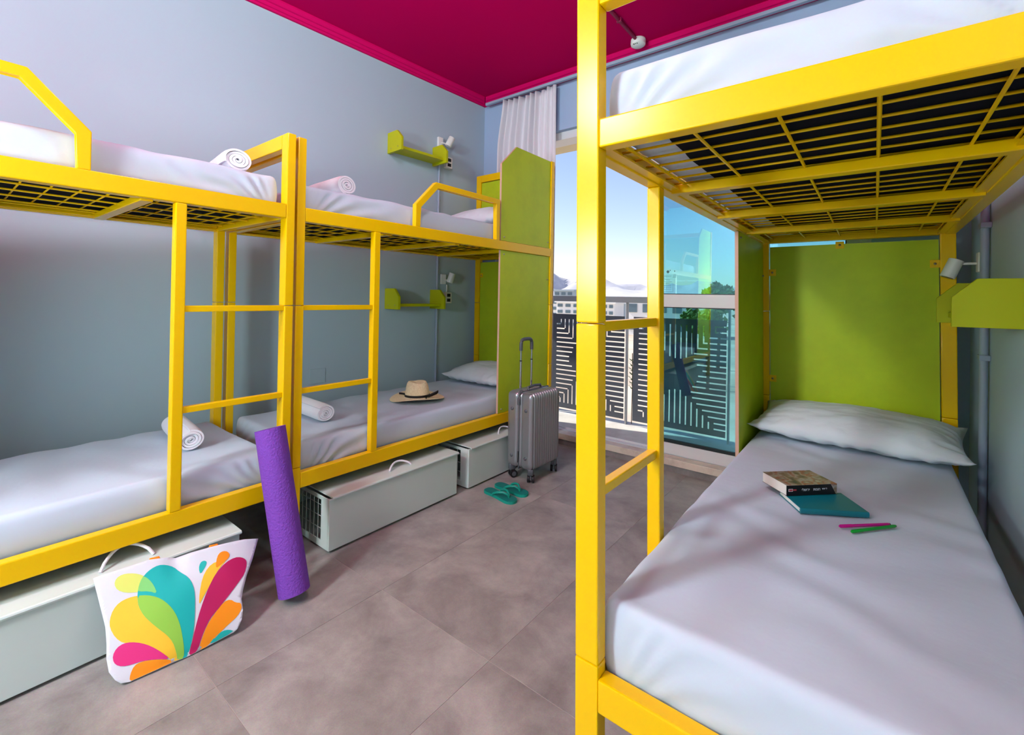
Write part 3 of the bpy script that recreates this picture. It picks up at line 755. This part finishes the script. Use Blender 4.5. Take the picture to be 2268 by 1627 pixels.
# ------------------------------------------------------------------ metal storage boxes on the floor under the beds
def storage_box(xf, y0, y1, label, handle_y, hid=False):
    r = empty('storage_box', (xf, y0, 0), 0.0, label, 'storage box', 'grey metal storage boxes under the beds')
    L = y1 - y0; D = 0.62; Hh = 0.272
    box('front_panel', (-0.014, 0, 0.012), (0, L, Hh - 0.012), 'box', r, 0.002)
    bm = bmesh.new(); pr = [(-D, Hh - 0.006), (-D, Hh), (0.004, Hh), (0.010, Hh - 0.002), (0.012, Hh - 0.007), (0.010, Hh - 0.013), (0.006, Hh - 0.013), (0.007, Hh - 0.008), (0.0, Hh - 0.006)]
    A = [bm.verts.new((p[0], 0.012, p[1])) for p in pr]; B = [bm.verts.new((p[0], L + 0.004, p[1])) for p in pr]
    bm.faces.new(A); bm.faces.new(B)
    for k in range(len(pr)): bm.faces.new((A[k], A[(k + 1) % len(pr)], B[(k + 1) % len(pr)], B[k]))
    finish('lid', bm, 'box', r)
    for y in (0.0, L - 0.004):
        fr = boxes('side_frame', [((-0.075, y, 0.012), (-0.014, y + 0.004, Hh - 0.012)), ((-D, y, Hh - 0.03), (-0.075, y + 0.004, Hh - 0.012)), ((-D, y, 0.012), (-0.075, y + 0.004, 0.045)), ((-D, y, 0.045), (-D + 0.03, y + 0.004, Hh - 0.03))], 'box', r)
        for k in range(13): tube('wire', [(-0.105 - k * 0.038, y + 0.002, 0.045), (-0.105 - k * 0.038, y + 0.002, Hh - 0.03)], 0.0016, 'box_in', r, 5)
        for z in (0.10, 0.16, 0.215): tube('wire', [(-0.075, y + 0.002, z), (-D + 0.03, y + 0.002, z)], 0.0014, 'box_in', r, 5)
    box('back_panel', (-D - 0.004, 0, 0.012), (-D, L, Hh - 0.014), 'box', r)
    box('bottom_panel', (-D, 0.004, 0.008), (-0.014, L - 0.004, 0.012), 'box', r)
    for px_ in (-0.05, -D + 0.05):
        for y in (0.04, L - 0.04): box('foot', (px_ - 0.015, y - 0.015, 0), (px_ + 0.015, y + 0.015, 0.008), 'rubber', r)
    hy = handle_y; pts = []; HL, HT = (0.050, 0.048) if hid else (0.030, 0.030)
    for k in range(13):
        a = k / 12; pts.append((-0.050 - HL * math.sin(a * math.pi), hy - 0.075 + 0.150 * a, Hh + 0.002 + HT * math.sin(a * math.pi) ** 0.6))
    hd = tube('rope_handle', pts, 0.0055, 'towel', r, 8)
    return r
storage_box(-2.036, -0.55, 0.805, 'grey-green metal storage box at the left edge behind the printed bag', 1.005, True)
storage_box(-2.036, 1.203, 2.066, 'grey-green metal storage box on the floor between purple mat and flip-flops', 0.46)
storage_box(-2.032, 2.168, 2.98, 'grey-green metal storage box partly behind the silver suitcase', 0.43)

# ------------------------------------------------------------------ purple yoga mat, rolled, leaning on the bed post
p0 = Vector((-1.838, 0.935, 0.035)); p1 = Vector((-2.012, 0.905, 0.672)); ax = (p1 - p0)
mat_o_len = ax.length
bm = bmesh.new(); turns = 5.0; N = 220; RAD = 0.064; MAT_PH = 3.6
rows = []
for q in range(13):
    x = q / 12 * mat_o_len; ro, ri = [], []
    for k in range(N + 1):
        t = k / N; a = 2 * math.pi * turns * t + MAT_PH; r = 0.012 + (RAD - 0.012) * t; wob = 1 + 0.012 * noise.noise(Vector((q * 0.4, a, 1)))
        ro.append(bm.verts.new((math.cos(a) * r * wob, math.sin(a) * r * wob, x))); rr = max(0.004, r - 0.0085)
        ri.append(bm.verts.new((math.cos(a) * rr, math.sin(a) * rr, x)))
    rows.append((ro, ri))
for q in range(12):
    a, b = rows[q], rows[q + 1]
    for k in range(N): bm.faces.new((a[0][k], a[0][k + 1], b[0][k + 1], b[0][k])); bm.faces.new((a[1][k], b[1][k], b[1][k + 1], a[1][k + 1]))
    bm.faces.new((a[0][N], a[1][N], b[1][N], b[0][N]))
for q in (0, 12):
    for k in range(N): bm.faces.new((rows[q][0][k], rows[q][0][k + 1], rows[q][1][k + 1], rows[q][1][k]))
mo = finish('yoga_mat', bm, 'purple', None, True, 60); mo.matrix_world = Matrix.Translation(p0) @ ax.to_track_quat('Z', 'Y').to_matrix().to_4x4()
tag(mo, 'purple rolled yoga mat leaning against the paired yellow corner posts', 'yoga mat')

# ------------------------------------------------------------------ tote bag with printed petals
BO = Vector((-1.851, 0.390, 0.0)); E1 = Vector((0.1191, 0.9929, 0)); E2 = Vector((-0.5053, 0.0606, 0.8608)); EN = Vector((0.8547, -0.1026, 0.509))
def bag_pt(a, b, lift=0.0):
    bl = 0.016 * math.sin(math.pi * min(1, max(0, (a + 0.05) / 0.46))) * math.sin(math.pi * min(1, max(0, b / 0.33)) ** 0.7)
    wr = 0.006 * noise.noise(Vector((a * 9, b * 9, 1.2))) + 0.010 * math.exp(-((a - 0.165) / 0.03) ** 2) * -smoothstep(0.2, 0.31, b)
    fl = 0.0
    if a > 0.30: fl = 0.03 * ((a - 0.30) / 0.14) ** 2 * smoothstep(0.05, 0.25, b)
    return BO + E1 * a + E2 * b + EN * (bl + wr - fl + lift) + Vector((0, 0, 0.013))
def tri_fill(poly, lift, name, material, parent, step=0.009):
    bm = bmesh.new()
    # subdivide the boundary then fill and refine
    pts = []
    n = len(poly)
    for i in range(n):
        a, b = Vector(poly[i]), Vector(poly[(i + 1) % n]); k = max(1, int((b - a).length / step))
        for q in range(k): pts.append(a.lerp(b, q / k))
    vs_ = [bm.verts.new((p.x, p.y, 0)) for p in pts]
    f = bm.faces.new(vs_)
    bmesh.ops.triangulate(bm, faces=[f])
    for it in range(4):
        es = [e for e in bm.edges if e.calc_length() > step * 1.6]
        if not es: break
        bmesh.ops.subdivide_edges(bm, edges=es, cuts=1); bmesh.ops.triangulate(bm, faces=[f for f in bm.faces if len(f.verts) > 3])
    for v in bm.verts: v.co = bag_pt(v.co.x, v.co.y, lift)
    return finish(name, bm, material, parent, True)
def smooth_poly(poly, it=2):
    p = [Vector(q) for q in poly]
    for _ in range(it):
        o = []
        for i in range(len(p)):
            a, b = p[i], p[(i + 1) % len(p)]; o += [a.lerp(b, 0.25), a.lerp(b, 0.75)]
        p = o
    return [(q.x, q.y) for q in p]
BAG = dict(
outline=[(-0.059, 0.325), (-0.051, 0.281), (-0.039, 0.215), (-0.031, 0.169), (-0.029, 0.121), (-0.03, 0.081), (-0.025, 0.041), (-0.011, 0.013), (0.003, -0.003), (0.024, -0.009), (0.14, -0.009), (0.176, -0.011), (0.236, -0.007), (0.316, -0.0), (0.329, 0.006), (0.344, 0.029), (0.351, 0.058), (0.35, 0.095), (0.358, 0.122), (0.377, 0.166), (0.407, 0.215), (0.441, 0.284), (0.385, 0.297), (0.322, 0.303), (0.264, 0.307), (0.211, 0.309), (0.164, 0.308), (0.136, 0.319), (0.086, 0.329), (0.043, 0.328), (-0.004, 0.327), (-0.036, 0.327)],
yellow=[(0.011, 0.104), (-0.008, 0.128), (-0.021, 0.162), (-0.021, 0.187), (-0.012, 0.212), (0.004, 0.227), (0.027, 0.231), (0.05, 0.228), (0.076, 0.219), (0.102, 0.202), (0.122, 0.18), (0.14, 0.151), (0.152, 0.121), (0.16, 0.088), (0.164, 0.053), (0.167, 0.016), (0.165, -0.01), (0.146, -0.008), (0.133, -0.004), (0.124, 0.01), (0.089, 0.055), (0.055, 0.085), (0.03, 0.099)],
teal=[(0.176, -0.010), (0.189, 0.027), (0.197, 0.062), (0.203, 0.105), (0.208, 0.166), (0.205, 0.2), (0.194, 0.23), (0.172, 0.256), (0.156, 0.28), (0.134, 0.295), (0.112, 0.302), (0.09, 0.297), (0.073, 0.286), (0.06, 0.269), (0.053, 0.248), (0.05, 0.222), (0.052, 0.194), (0.063, 0.163), (0.08, 0.135), (0.102, 0.104), (0.122, 0.078), (0.137, 0.05), (0.145, 0.017), (0.148, -0.008), (0.165, -0.010)],
lime=[(0.05, 0.228), (0.076, 0.219), (0.102, 0.202), (0.122, 0.18), (0.14, 0.151), (0.152, 0.121), (0.16, 0.088), (0.164, 0.053), (0.167, 0.016), (0.165, -0.010), (0.148, -0.008), (0.145, 0.017), (0.137, 0.05), (0.122, 0.078), (0.102, 0.104), (0.08, 0.135), (0.063, 0.163), (0.052, 0.194)],
pale=[(0.103, 0.212), (0.076, 0.231), (0.045, 0.24), (0.02, 0.249), (-0.0, 0.265), (-0.008, 0.286), (-0.002, 0.303), (0.014, 0.309), (0.034, 0.305), (0.055, 0.295), (0.073, 0.28), (0.088, 0.259), (0.098, 0.236)],
green=[(0.103, 0.212), (0.081, 0.229), (0.053, 0.239), (0.053, 0.248), (0.06, 0.269), (0.069, 0.283), (0.083, 0.267), (0.095, 0.243)],
pink=[(0.129, 0.004), (0.104, 0.037), (0.079, 0.065), (0.055, 0.085), (0.03, 0.099), (0.011, 0.104), (-0.006, 0.099), (-0.016, 0.082), (-0.014, 0.062), (-0.003, 0.047), (0.016, 0.038), (0.038, 0.035), (0.053, 0.034), (0.088, 0.023)],
orange=[(0.023, -0.007), (0.025, 0.011), (0.035, 0.03), (0.053, 0.033), (0.083, 0.024), (0.113, 0.011), (0.131, 0.001), (0.139, -0.007), (0.086, -0.008), (0.041, -0.008)],
magenta=[(0.178, -0.010), (0.187, 0.016), (0.202, 0.066), (0.22, 0.114), (0.246, 0.167), (0.277, 0.211), (0.312, 0.236), (0.345, 0.243), (0.368, 0.236), (0.383, 0.222), (0.384, 0.205), (0.371, 0.175), (0.349, 0.156), (0.32, 0.131), (0.293, 0.109), (0.266, 0.088), (0.247, 0.074), (0.229, 0.048), (0.216, 0.023), (0.205, -0.008)],
amber=[(0.217, 0.128), (0.221, 0.164), (0.234, 0.211), (0.255, 0.24), (0.281, 0.251), (0.315, 0.241), (0.305, 0.235), (0.277, 0.211), (0.246, 0.167), (0.229, 0.145)],
odrop=[(0.279, 0.226), (0.283, 0.253), (0.293, 0.274), (0.309, 0.279), (0.325, 0.271), (0.33, 0.255), (0.319, 0.244), (0.299, 0.237)],
tdrop=[(0.23, 0.224), (0.227, 0.247), (0.234, 0.265), (0.246, 0.268), (0.255, 0.26), (0.249, 0.246)],
orange2=[(0.207, -0.008), (0.219, 0.025), (0.236, 0.057), (0.259, 0.081), (0.293, 0.109), (0.315, 0.108), (0.329, 0.091), (0.347, 0.083), (0.347, 0.063), (0.33, 0.044), (0.297, 0.03), (0.265, 0.013), (0.237, -0.006)],
teal2=[(0.235, -0.006), (0.256, 0.011), (0.281, 0.02), (0.302, 0.015), (0.318, 0.002)])
bag = empty('tote_bag', (0, 0, 0), 0, 'white tote bag printed with colourful petals, leaning on a storage box', 'tote bag')
fr = tri_fill(BAG['outline'], 0.0, 'front_panel', 'bag_white', bag)
bk = tri_fill([(a, b) for a, b in BAG['outline']], -0.010, 'back_panel', 'bag_white', bag)
for o_, t_ in ((fr, 0.002), (bk, 0.002)):
    s = o_.modifiers.new('thick', 'SOLIDIFY'); s.thickness = t_; s.offset = -1
bm = bmesh.new(); ol = BAG['outline'][:22]; L1 = [bm.verts.new(bag_pt(a, b, 0)) for a, b in ol]; L2 = [bm.verts.new(bag_pt(a, b, -0.010)) for a, b in ol]
for i in range(len(ol) - 1): bm.faces.new((L1[i], L1[i + 1], L2[i + 1], L2[i]))
finish('gusset', bm, 'bag_white', bag, True)
PET = [('yellow', (252, 202, 48), 0.0008), ('teal', (0, 182, 178), 0.0013), ('lime', (148, 206, 72), 0.0018), ('pale', (222, 230, 110), 0.0008), ('green', (132, 214, 120), 0.0018),
       ('orange', (255, 150, 0), 0.0008), ('pink', (226, 40, 128), 0.0013), ('amber', (252, 196, 46), 0.0008), ('odrop', (255, 146, 0), 0.0013), ('tdrop', (20, 186, 178), 0.0008), ('orange2', (255, 150, 0), 0.0008), ('magenta', (190, 10, 92), 0.0013), ('teal2', (20, 186, 178), 0.0008)]
for n_, c_, l_ in PET:
    o_ = tri_fill(smooth_poly(BAG[n_], 1), l_ * 1.5 + 0.0018, 'printed_petal', mat('print_' + n_, c_, 0.6), bag)
for a0 in (0.103, 0.282):
    zt = 0.326 if a0 < 0.2 else 0.306
    pts = [bag_pt(a0 - 0.014, zt - 0.012, -0.005), bag_pt(a0 - 0.010, zt + 0.002, -0.005), bag_pt(a0 + 0.010, zt, -0.005), bag_pt(a0 + 0.014, zt - 0.014, -0.005)]
    tube('strap', pts, 0.007, mat('strap_orange', (255, 140, 0), 0.7), bag, 8)

# ------------------------------------------------------------------ suitcase
sc = empty('suitcase', (-1.872, 2.662, 0), -0.02, 'silver ribbed cabin suitcase with raised handle in front of the lime panel', 'suitcase')
DX, WY, Z0_, Z1_ = 0.112, 0.172, 0.085, 0.605
def shell(name, x0, x1, ribsign):
    n = (16, 150, 40)
    def disp(p, nn):
        d = Vector((0, 0, 0))
        if ribsign * nn.x > 0.5 or abs(nn.z) > 0.6:
            inner = min(1, (WY - abs(p.y)) / 0.03)
            if inner > 0:
                rib = 0.5 + 0.5 * math.cos(p.y / 0.0265 * 2 * math.pi)
                d += nn * (-0.011 * (1 - rib) ** 2.0) * smoothstep(0.0, 0.6, inner)
        return d
    return rounded_block(name, (x0, -WY, Z0_), (x1, WY, Z1_), 0.034, n, disp, 'silver', sc)
shell('front_shell', 0.006, DX, 1); shell('back_shell', -DX, -0.006, -1)
rounded_block('centre_frame', (-0.030, -WY + 0.003, Z0_ + 0.003), (0.030, WY - 0.003, Z1_ - 0.003), 0.0285, (6, 40, 40), lambda p, n: Vector((0, 0, 0)), 'silver', sc)
rounded_block('zip_band', (-0.005, -WY - 0.001, Z0_ - 0.001), (0.005, WY + 0.001, Z1_ + 0.001), 0.0045, (4, 40, 40), lambda p, n: Vector((0, 0, 0)), 'silver_dark', sc)
for x in (-0.060, 0.058):
    for z in (0.165, 0.485):
        lathe('side_stud', [(0, 0.007), (0.009, 0.006), (0.012, 0.003), (0.012, -0.004)], 'silver_dark', sc, 16, lambda p, x=x, z=z: Vector((x + p.x, -WY - p.z * 1.0, z + p.y)))
tube('zip_pull', [(0.0, -WY - 0.004, 0.205), (0.002, -WY - 0.006, 0.17), (0.0, -WY - 0.006, 0.13)], 0.003, 'rubber', sc, 6)
bx_pts = [(0.0, -0.075, Z1_ + 0.0), (0.0, -0.070, Z1_ + 0.018), (0.0, 0.0, Z1_ + 0.024), (0.0, 0.070, Z1_ + 0.018), (0.0, 0.075, Z1_)]
tube('carry_handle', bx_pts, 0.009, 'silver_dark', sc, 10)
sh_pts = [(0.0, -WY - 0.004, 0.52), (0.0, -WY - 0.004, 0.56), (0.0, -WY + 0.006, 0.59), (0.0, -WY + 0.03, Z1_ + 0.004)]
tube('edge_guard', sh_pts, 0.011, 'silver_dark', sc, 8)
th = empty('telescopic_handle', (0, 0, 0)); th.parent = sc
for y in (-0.066, 0.060):
    tube('handle_tube', [(-0.075, y, Z1_ - 0.02), (-0.075, y, 0.80)], 0.0085, 'chrome', th, 12)
    tube('handle_tube', [(-0.075, y, 0.80), (-0.075, y, 0.905)], 0.0068, 'chrome', th, 12)
    tube('collar', [(-0.075, y, 0.797), (-0.075, y, 0.803)], 0.0095, 'rubber', th, 12)
gp = []
for k in range(17):
    a = math.pi * k / 16; gp.append((-0.075, -0.003 - 0.063 * math.copysign(abs(math.cos(a)) ** 0.5, math.cos(a)), 0.90 + 0.052 * math.sin(a) ** 0.6))
tube('grip', [(-0.075, -0.066, 0.872)] + gp + [(-0.075, 0.060, 0.872)], 0.0125, 'silver_dark', th, 12)
for (x, y) in ((-0.082, -0.138), (0.082, -0.138), (0.082, 0.138), (-0.082, 0.138)):
    w = empty('caster', (x, y, 0), 0.5 * (1 if x > 0 else -1)); w.parent = sc
    bm = bmesh.new(); bm_box(bm, (-0.020, -0.022, 0.052), (0.020, 0.022, 0.098), bev=0.008); finish('caster_housing', bm, 'silver_dark', w, True, 50)
    for s_ in (-0.016, 0.016):
        tube('wheel', [(s_ - 0.007, 0.008, 0.0265), (s_ + 0.007, 0.008, 0.0265)], 0.0265, 'rubber', w, 20)
        tube('hub', [(s_ - 0.0078, 0.008, 0.0265), (s_ + 0.0078, 0.008, 0.0265)], 0.016, 'silver_dark', w, 16)
    bm = bmesh.new(); bm_box(bm, (-0.006, -0.008, 0.02), (0.006, 0.020, 0.056)); finish('fork', bm, 'silver_dark', w)

# ------------------------------------------------------------------ flip-flops
def flip(x, y, ang, label, mir):
    r = empty('flip_flop', (x, y, 0), ang, label, 'flip-flop', 'teal flip-flops')
    prof = [(-0.130, 0.0), (-0.126, 0.022), (-0.112, 0.034), (-0.085, 0.038), (-0.045, 0.034), (0.0, 0.034), (0.045, 0.042), (0.085, 0.046), (0.112, 0.038), (0.128, 0.020), (0.132, 0.0)]
    low = [(0.128, -0.020), (0.110, -0.038), (0.080, -0.044), (0.040, -0.040), (0.0, -0.034), (-0.045, -0.033), (-0.085, -0.036), (-0.112, -0.032), (-0.126, -0.020)]
    poly = smooth_poly(prof + low, 2)
    prism('sole', poly, 0.0, 0.016, 2, 'teal_rubber', r)
    prism('footbed', [(a * 0.965, b * 0.94) for a, b in poly], 0.016, 0.0185, 2, 'teal_top', r)
    for s_ in (1, -1):
        pts = [(0.075, 0.004 * mir, 0.018), (0.070, 0.004 * mir + 0.004 * s_, 0.036), (0.045, 0.018 * s_, 0.048), (0.01, 0.031 * s_, 0.042), (-0.02, 0.036 * s_, 0.028), (-0.032, 0.036 * s_, 0.016)]
        tube('strap', pts, [0.005, 0.006, 0.0075, 0.008, 0.0075, 0.006], 'teal_rubber', r, 8)
    return r
flip(-1.812, 2.222, -0.10, 'teal flip-flop nearest the camera of the pair', 1)
flip(-1.815, 2.338, -0.02, 'teal flip-flop nearest the suitcase wheels', -1)

# ------------------------------------------------------------------ books and pens on the right-hand bed
def bed_item(name, bed, u, v, z, ang, label, cat):
    return empty(name, bed.wp(u, v, z), bed.th + ang, label, cat)
zb = 0.5595
nb = bed_item('notebook', bed_right, 0.352, 0.838, zb, 0.565, 'closed teal hardcover notebook lying under the paperback', 'notebook')
Lb, Wb = 0.208, 0.148
box('cover', (0, 0, 0.0), (Lb, Wb, 0.0022), 'teal_cover', nb, 0.0008); box('cover', (0, 0, 0.0158), (Lb, Wb, 0.018), 'teal_cover', nb, 0.0008)
box('page_block', (0.003, 0.003, 0.0022), (Lb - 0.003, Wb - 0.003, 0.0158), 'paper', nb)
bm = bmesh.new(); bm_tube(bm, [(0, 0.0015, 0.009), (Lb, 0.0015, 0.009)], 0.009, 16, True, lambda p: Vector((p.x, 0.0015 + (p.y - 0.0015) * 0.5, p.z))); finish('spine', bm, 'teal_cover', nb, True, 50)
pb = bed_item('paperback', bed_right, 0.304, 0.912, zb + 0.0195, 0.80, 'thick paperback with a black spine lying on the teal notebook', 'book')
Lp, Wp, Tp = 0.192, 0.125, 0.036
box('page_block', (0.001, 0.003, 0.0008), (Lp - 0.001, Wp - 0.001, Tp - 0.0008), 'paper', pb)
box('cover', (0, 0, Tp - 0.0008), (Lp, Wp, Tp), 'cover', pb); box('cover', (0, 0, 0), (Lp, Wp, 0.0008), 'spine', pb)
prism('spine', [(0, 0.0008), (Lp - 0.004, 0.0008), (Lp - 0.024, Tp - 0.0008), (0, Tp - 0.0008)], 0.0, 0.003, 1, 'spine', pb)
prism('spine_corner', [(Lp - 0.0038, 0.0008), (Lp, 0.0008), (Lp, Tp - 0.0008), (Lp - 0.0238, Tp - 0.0008)], 0.0, 0.003, 1, 'cover', pb)
face = Matrix(((1, 0, 0, 0), (0, 0, -1, -0.0003), (0, 1, 0, 0), (0, 0, 0, 1)))
def spine_text(s, x, z, size, mt):
    text_mesh('spine_lettering', s, size, mt, pb, Matrix.Translation((x, 0, z)) @ face)
spine_text('\u05d9\u05dc\u05e9\u05d5\u05e8\u05d9', 0.056, Tp * 0.52, 0.0125, 'ink_white')
spine_text('\u05ea\u05de\u05d5\u05d7', 0.100, Tp * 0.52, 0.0125, 'ink_white')
spine_text('\u05d3\u05d5\u05d3 \u05d9\u05dc', 0.134, Tp * 0.55, 0.0085, 'ink_white')
bm = bmesh.new(); bm_box(bm, (0.006, -0.0006, Tp * 0.40), (0.022, 0.0, Tp * 0.66)); finish('spine_logo', bm, 'ink_white', pb)
bm = bmesh.new(); bm_box(bm, (0.0075, -0.0009, Tp * 0.44), (0.0205, -0.0006, Tp * 0.62)); bm_box(bm, (0.023, -0.0006, Tp * 0.48), (0.036, 0.0, Tp * 0.60)); finish('spine_logo', bm, 'ink_red', pb)
def pen(u, v, ang, mt, label, capm):
    r = bed_item('felt_pen', bed_right, u, v, zb + 0.0052, ang, label, 'pen')
    tube('barrel', [(0.040, 0, 0), (0.163, 0, 0), (0.168, 0, 0)], [0.0048, 0.0048, 0.0040], mt, r, 8)
    tube('cap', [(0, 0, 0), (0.004, 0, 0), (0.041, 0, 0)], [0.0030, 0.0052, 0.0053], mt, r, 8)
    tube('end_plug', [(0.168, 0, 0), (0.171, 0, 0)], 0.0036, capm, r, 8)
pen(0.457, 0.806, 0.775, 'pen_pink', 'magenta felt pen on the bed beside the notebook', 'ribbon')
pen(0.487, 0.789, 0.905, 'pen_green', 'green felt pen on the bed beside the magenta one', 'pen_green')

# ------------------------------------------------------------------ wall shelves
def shelf(loc, rz, label):
    """local x = out from the wall, y along the wall (far end +)"""
    r = empty('wall_shelf', loc, rz, label, 'shelf', 'lime wooden wall shelves')
    D, Hh, L, t = 0.19, 0.165, 0.475, 0.022
    poly = [(0.0, 0.0), (D, 0.0), (D, Hh * 0.62), (D - 0.062, Hh), (0.0, Hh)]
    for y in (0.0, L - t):
        ep = prism('end_panel', poly, y, y + t, 1, 'shelf', r, 0.002)
        for x in (0.05, 0.145):
            yy = y - 0.0005 if y == 0 else y + t + 0.0005
            bm = bmesh.new(); bm_tube(bm, [(x, y - 0.001, 0.033), (x, y + 0.002, 0.033)], 0.0045, 8); finish('screw', bm, 'steel', ep, True)
    box('board', (0.0, t, 0.022), (D - 0.035, L - t, 0.044), 'shelf', r, 0.002)
    return r
shelf(on_wall(-1.088, 0.001, 2.388), WROT, 'upper lime wooden shelf on the left wall')
shelf(on_wall(-1.088, 0.001, 1.138), WROT, 'lower lime wooden shelf on the left wall above the straw hat')
sh = shelf((XR - 0.001, 2.17 + 0.475, 1.174), math.pi, 'lime wooden shelf on the right wall beside the head panel')

# ------------------------------------------------------------------ spot lamps, sockets, conduits
def spot(loc, rz, label, head_dir, arm_dir, size=1.0):
    r = empty('spot_lamp', loc, rz, label, 'wall lamp', 'white reading spot lamps')
    box('base_plate', (0, -0.026, -0.045), (0.024, 0.026, 0.045), 'white_plastic', r, 0.003)
    a0 = Vector((0.024, 0, -0.005)); a1 = a0 + Vector(arm_dir)
    tube('arm', [a0, a1], 0.006, 'white_plastic', r, 10)
    d = Vector(head_dir).normalized(); c0 = a1 - d * 0.022
    tube('lamp_head', [c0, c0 + d * 0.002, c0 + d * 0.088, c0 + d * 0.090], [0.022, 0.0285, 0.0285, 0.0265], 'white_plastic', r, 24)
    tube('lens', [c0 + d * 0.0895, c0 + d * 0.0915], 0.0225, 'silver_dark', r, 20)
    return r
spot(on_wall(-0.56, 0.001, 2.615), WROT, 'white spot lamp above the upper left shelf', (0.25, 0.35, 0.9), (0.035, 0.060, -0.005))
spot(on_wall(-0.50, 0.001, 1.40), WROT, 'white spot lamp above the lower left shelf', (0.20, 0.20, 0.95), (0.035, 0.045, -0.005))
spot((XR - 0.001, 3.00, 1.448), math.pi, 'white spot lamp above the shelf on the right wall', (0.35, 0.05, -0.9), (0.075, 0.0, 0.0))
def socket(s, z, label):
    r = empty('wall_socket', on_wall(s, 0.001, z), WROT, label, 'socket')
    box('housing', (0, -0.036, -0.05), (0.042, 0.036, 0.05), 'white_plastic', r, 0.004)
    for dz in (0.022, -0.022):
        box('socket_slot', (0.0415, -0.02, dz - 0.014), (0.0425, 0.02, dz + 0.014), 'dark_hole', r)
    tube('cable_pipe', [(0.012, 0, 0.05), (0.012, 0, 0.118)], 0.006, 'white_plastic', r, 8)
socket(-0.475, 2.45, 'white wall socket beside the upper left shelf'); socket(-0.455, 1.235, 'white wall socket beside the lower left shelf')
cd = empty('cable_conduit', on_wall(-0.565, 0.0, 0), WROT, 'thin pale conduit running up the left wall behind the shelves', 'conduit')
tube('pipe', [(0.012, 0, 0.02), (0.012, 0, 2.57)], 0.011, 'conduit', cd, 12)
for z in (0.95, 1.55, 2.1): box('clip', (0.0, -0.012, z - 0.008), (0.012, 0.022, z + 0.008), 'conduit', cd, 0.002)
cd2 = empty('cable_conduit', (XR, 2.86, 0), 0, 'grey-blue conduit pipe clipped to the right wall', 'conduit')
tube('pipe', [(-0.018, 0, 0.02), (-0.018, 0, 3.1)], 0.015, 'conduit', cd2, 14)
for z in (1.02, 1.60, 2.2): box('clip', (-0.036, -0.03, z - 0.012), (0.0, 0.03, z + 0.012), 'conduit', cd2, 0.003)
cp = box('cover_plate', (0.0, -0.057, -0.052), (0.005, 0.057, 0.052), 'wall', None, 0.0015); cp.location = on_wall(-1.627, 0.0005, 0.662); cp.rotation_euler = (0, 0, WROT)
tag(cp, 'square painted cover plate on the left wall above the towel', 'cover plate')

# ------------------------------------------------------------------ smoke detector and its pipe
sd = empty('smoke_detector', (-1.375, 3.215, ZC), 0, 'white smoke detector on the magenta ceiling near the window', 'smoke detector')
lathe('base', [(0, 0), (0.052, 0), (0.054, -0.012), (0.048, -0.016)], 'white_plastic', sd, 32)
lathe('sensor', [(0.050, -0.014), (0.055, -0.024), (0.052, -0.040), (0.038, -0.050), (0.016, -0.054), (0, -0.054)], 'white_plastic', sd, 32)
for k in range(3): box('vent_slot', (-0.018 + k * 0.012, -0.044, -0.049), (-0.011 + k * 0.012, -0.036, -0.036), 'dark_hole', sd)
pp = empty('ceiling_pipe', (-1.375, 3.14, ZC), 0, 'magenta painted pipe along the ceiling to the smoke detector', 'pipe')
tube('pipe', [(0, 0.02, -0.014), (-0.01, -2.6, -0.014)], 0.012, 'conduit_mag', pp, 10)
for y in (-0.25, -0.9, -1.6, -2.2): box('clip', (-0.018, y - 0.008, -0.028), (0.018, y + 0.008, 0.0), 'conduit_mag', pp, 0.002)

# ------------------------------------------------------------------ ceiling lamps: one assumed behind the camera, one added as unseen fill
def unseen_globe_lamp(x, y, z, w, rad, label):
    r = empty('unseen_ceiling_lamp', (x, y, ZC), 0, label, 'lamp')
    lathe('canopy', [(0, 0), (0.06, 0), (0.06, -0.02), (0.01, -0.035), (0, -0.035)], 'white_plastic', r, 24)
    tube('stem', [(0, 0, -0.03), (0, 0, z - ZC + rad)], 0.008, 'white_plastic', r, 8)
    bm = bmesh.new(); bmesh.ops.create_uvsphere(bm, u_segments=32, v_segments=16, radius=rad)
    for v in bm.verts: v.co.z += z - ZC
    # emission gives the opal glass its light
    g = finish('opal_globe', bm, emis_mat('opal_globe', LAMP_COL, w / (4 * math.pi * rad * rad * math.pi)), r, True)
    return r
unseen_globe_lamp(-1.72, -1.50, 2.83, ASSUMED_LAMP_W, 0.20, 'assumed white opal globe lamp, unseen, hanging from the ceiling behind the camera')  # unseen main light, assumed from how highlights and shadows fall
unseen_globe_lamp(-1.25, 1.00, 2.92, CEIL_FILL_W, 0.16, 'added fill globe, unseen, hanging from the ceiling in the middle of the room')  # added to brighten the far bed, boxes and panels

# unseen fill light added for the walls under the bunks, globe on a stand
def fill_lamp(x, y, z, w, rad, label):
    r = empty('fill_lamp', (x, y, 0), 0, label, 'lamp')
    lathe('base', [(0, 0.0), (0.15, 0.0), (0.15, 0.012), (0.03, 0.022), (0, 0.022)], 'white_plastic', r, 32)
    tube('pole', [(0, 0, 0.02), (0, 0, z - rad + 0.01)], 0.011, 'white_plastic', r, 10)
    bm = bmesh.new(); bmesh.ops.create_uvsphere(bm, u_segments=32, v_segments=16, radius=rad)
    for v in bm.verts: v.co.z += z
    finish('opal_globe', bm, emis_mat('fill_lamp_globe', LAMP_COL, w / (4 * math.pi * rad * rad * math.pi)), r, True)
    return r
fill_lamp(-1.50, -1.0, 1.50, STAND_FILL_W, 0.17, 'added fill globe on a stand, unseen behind the camera')
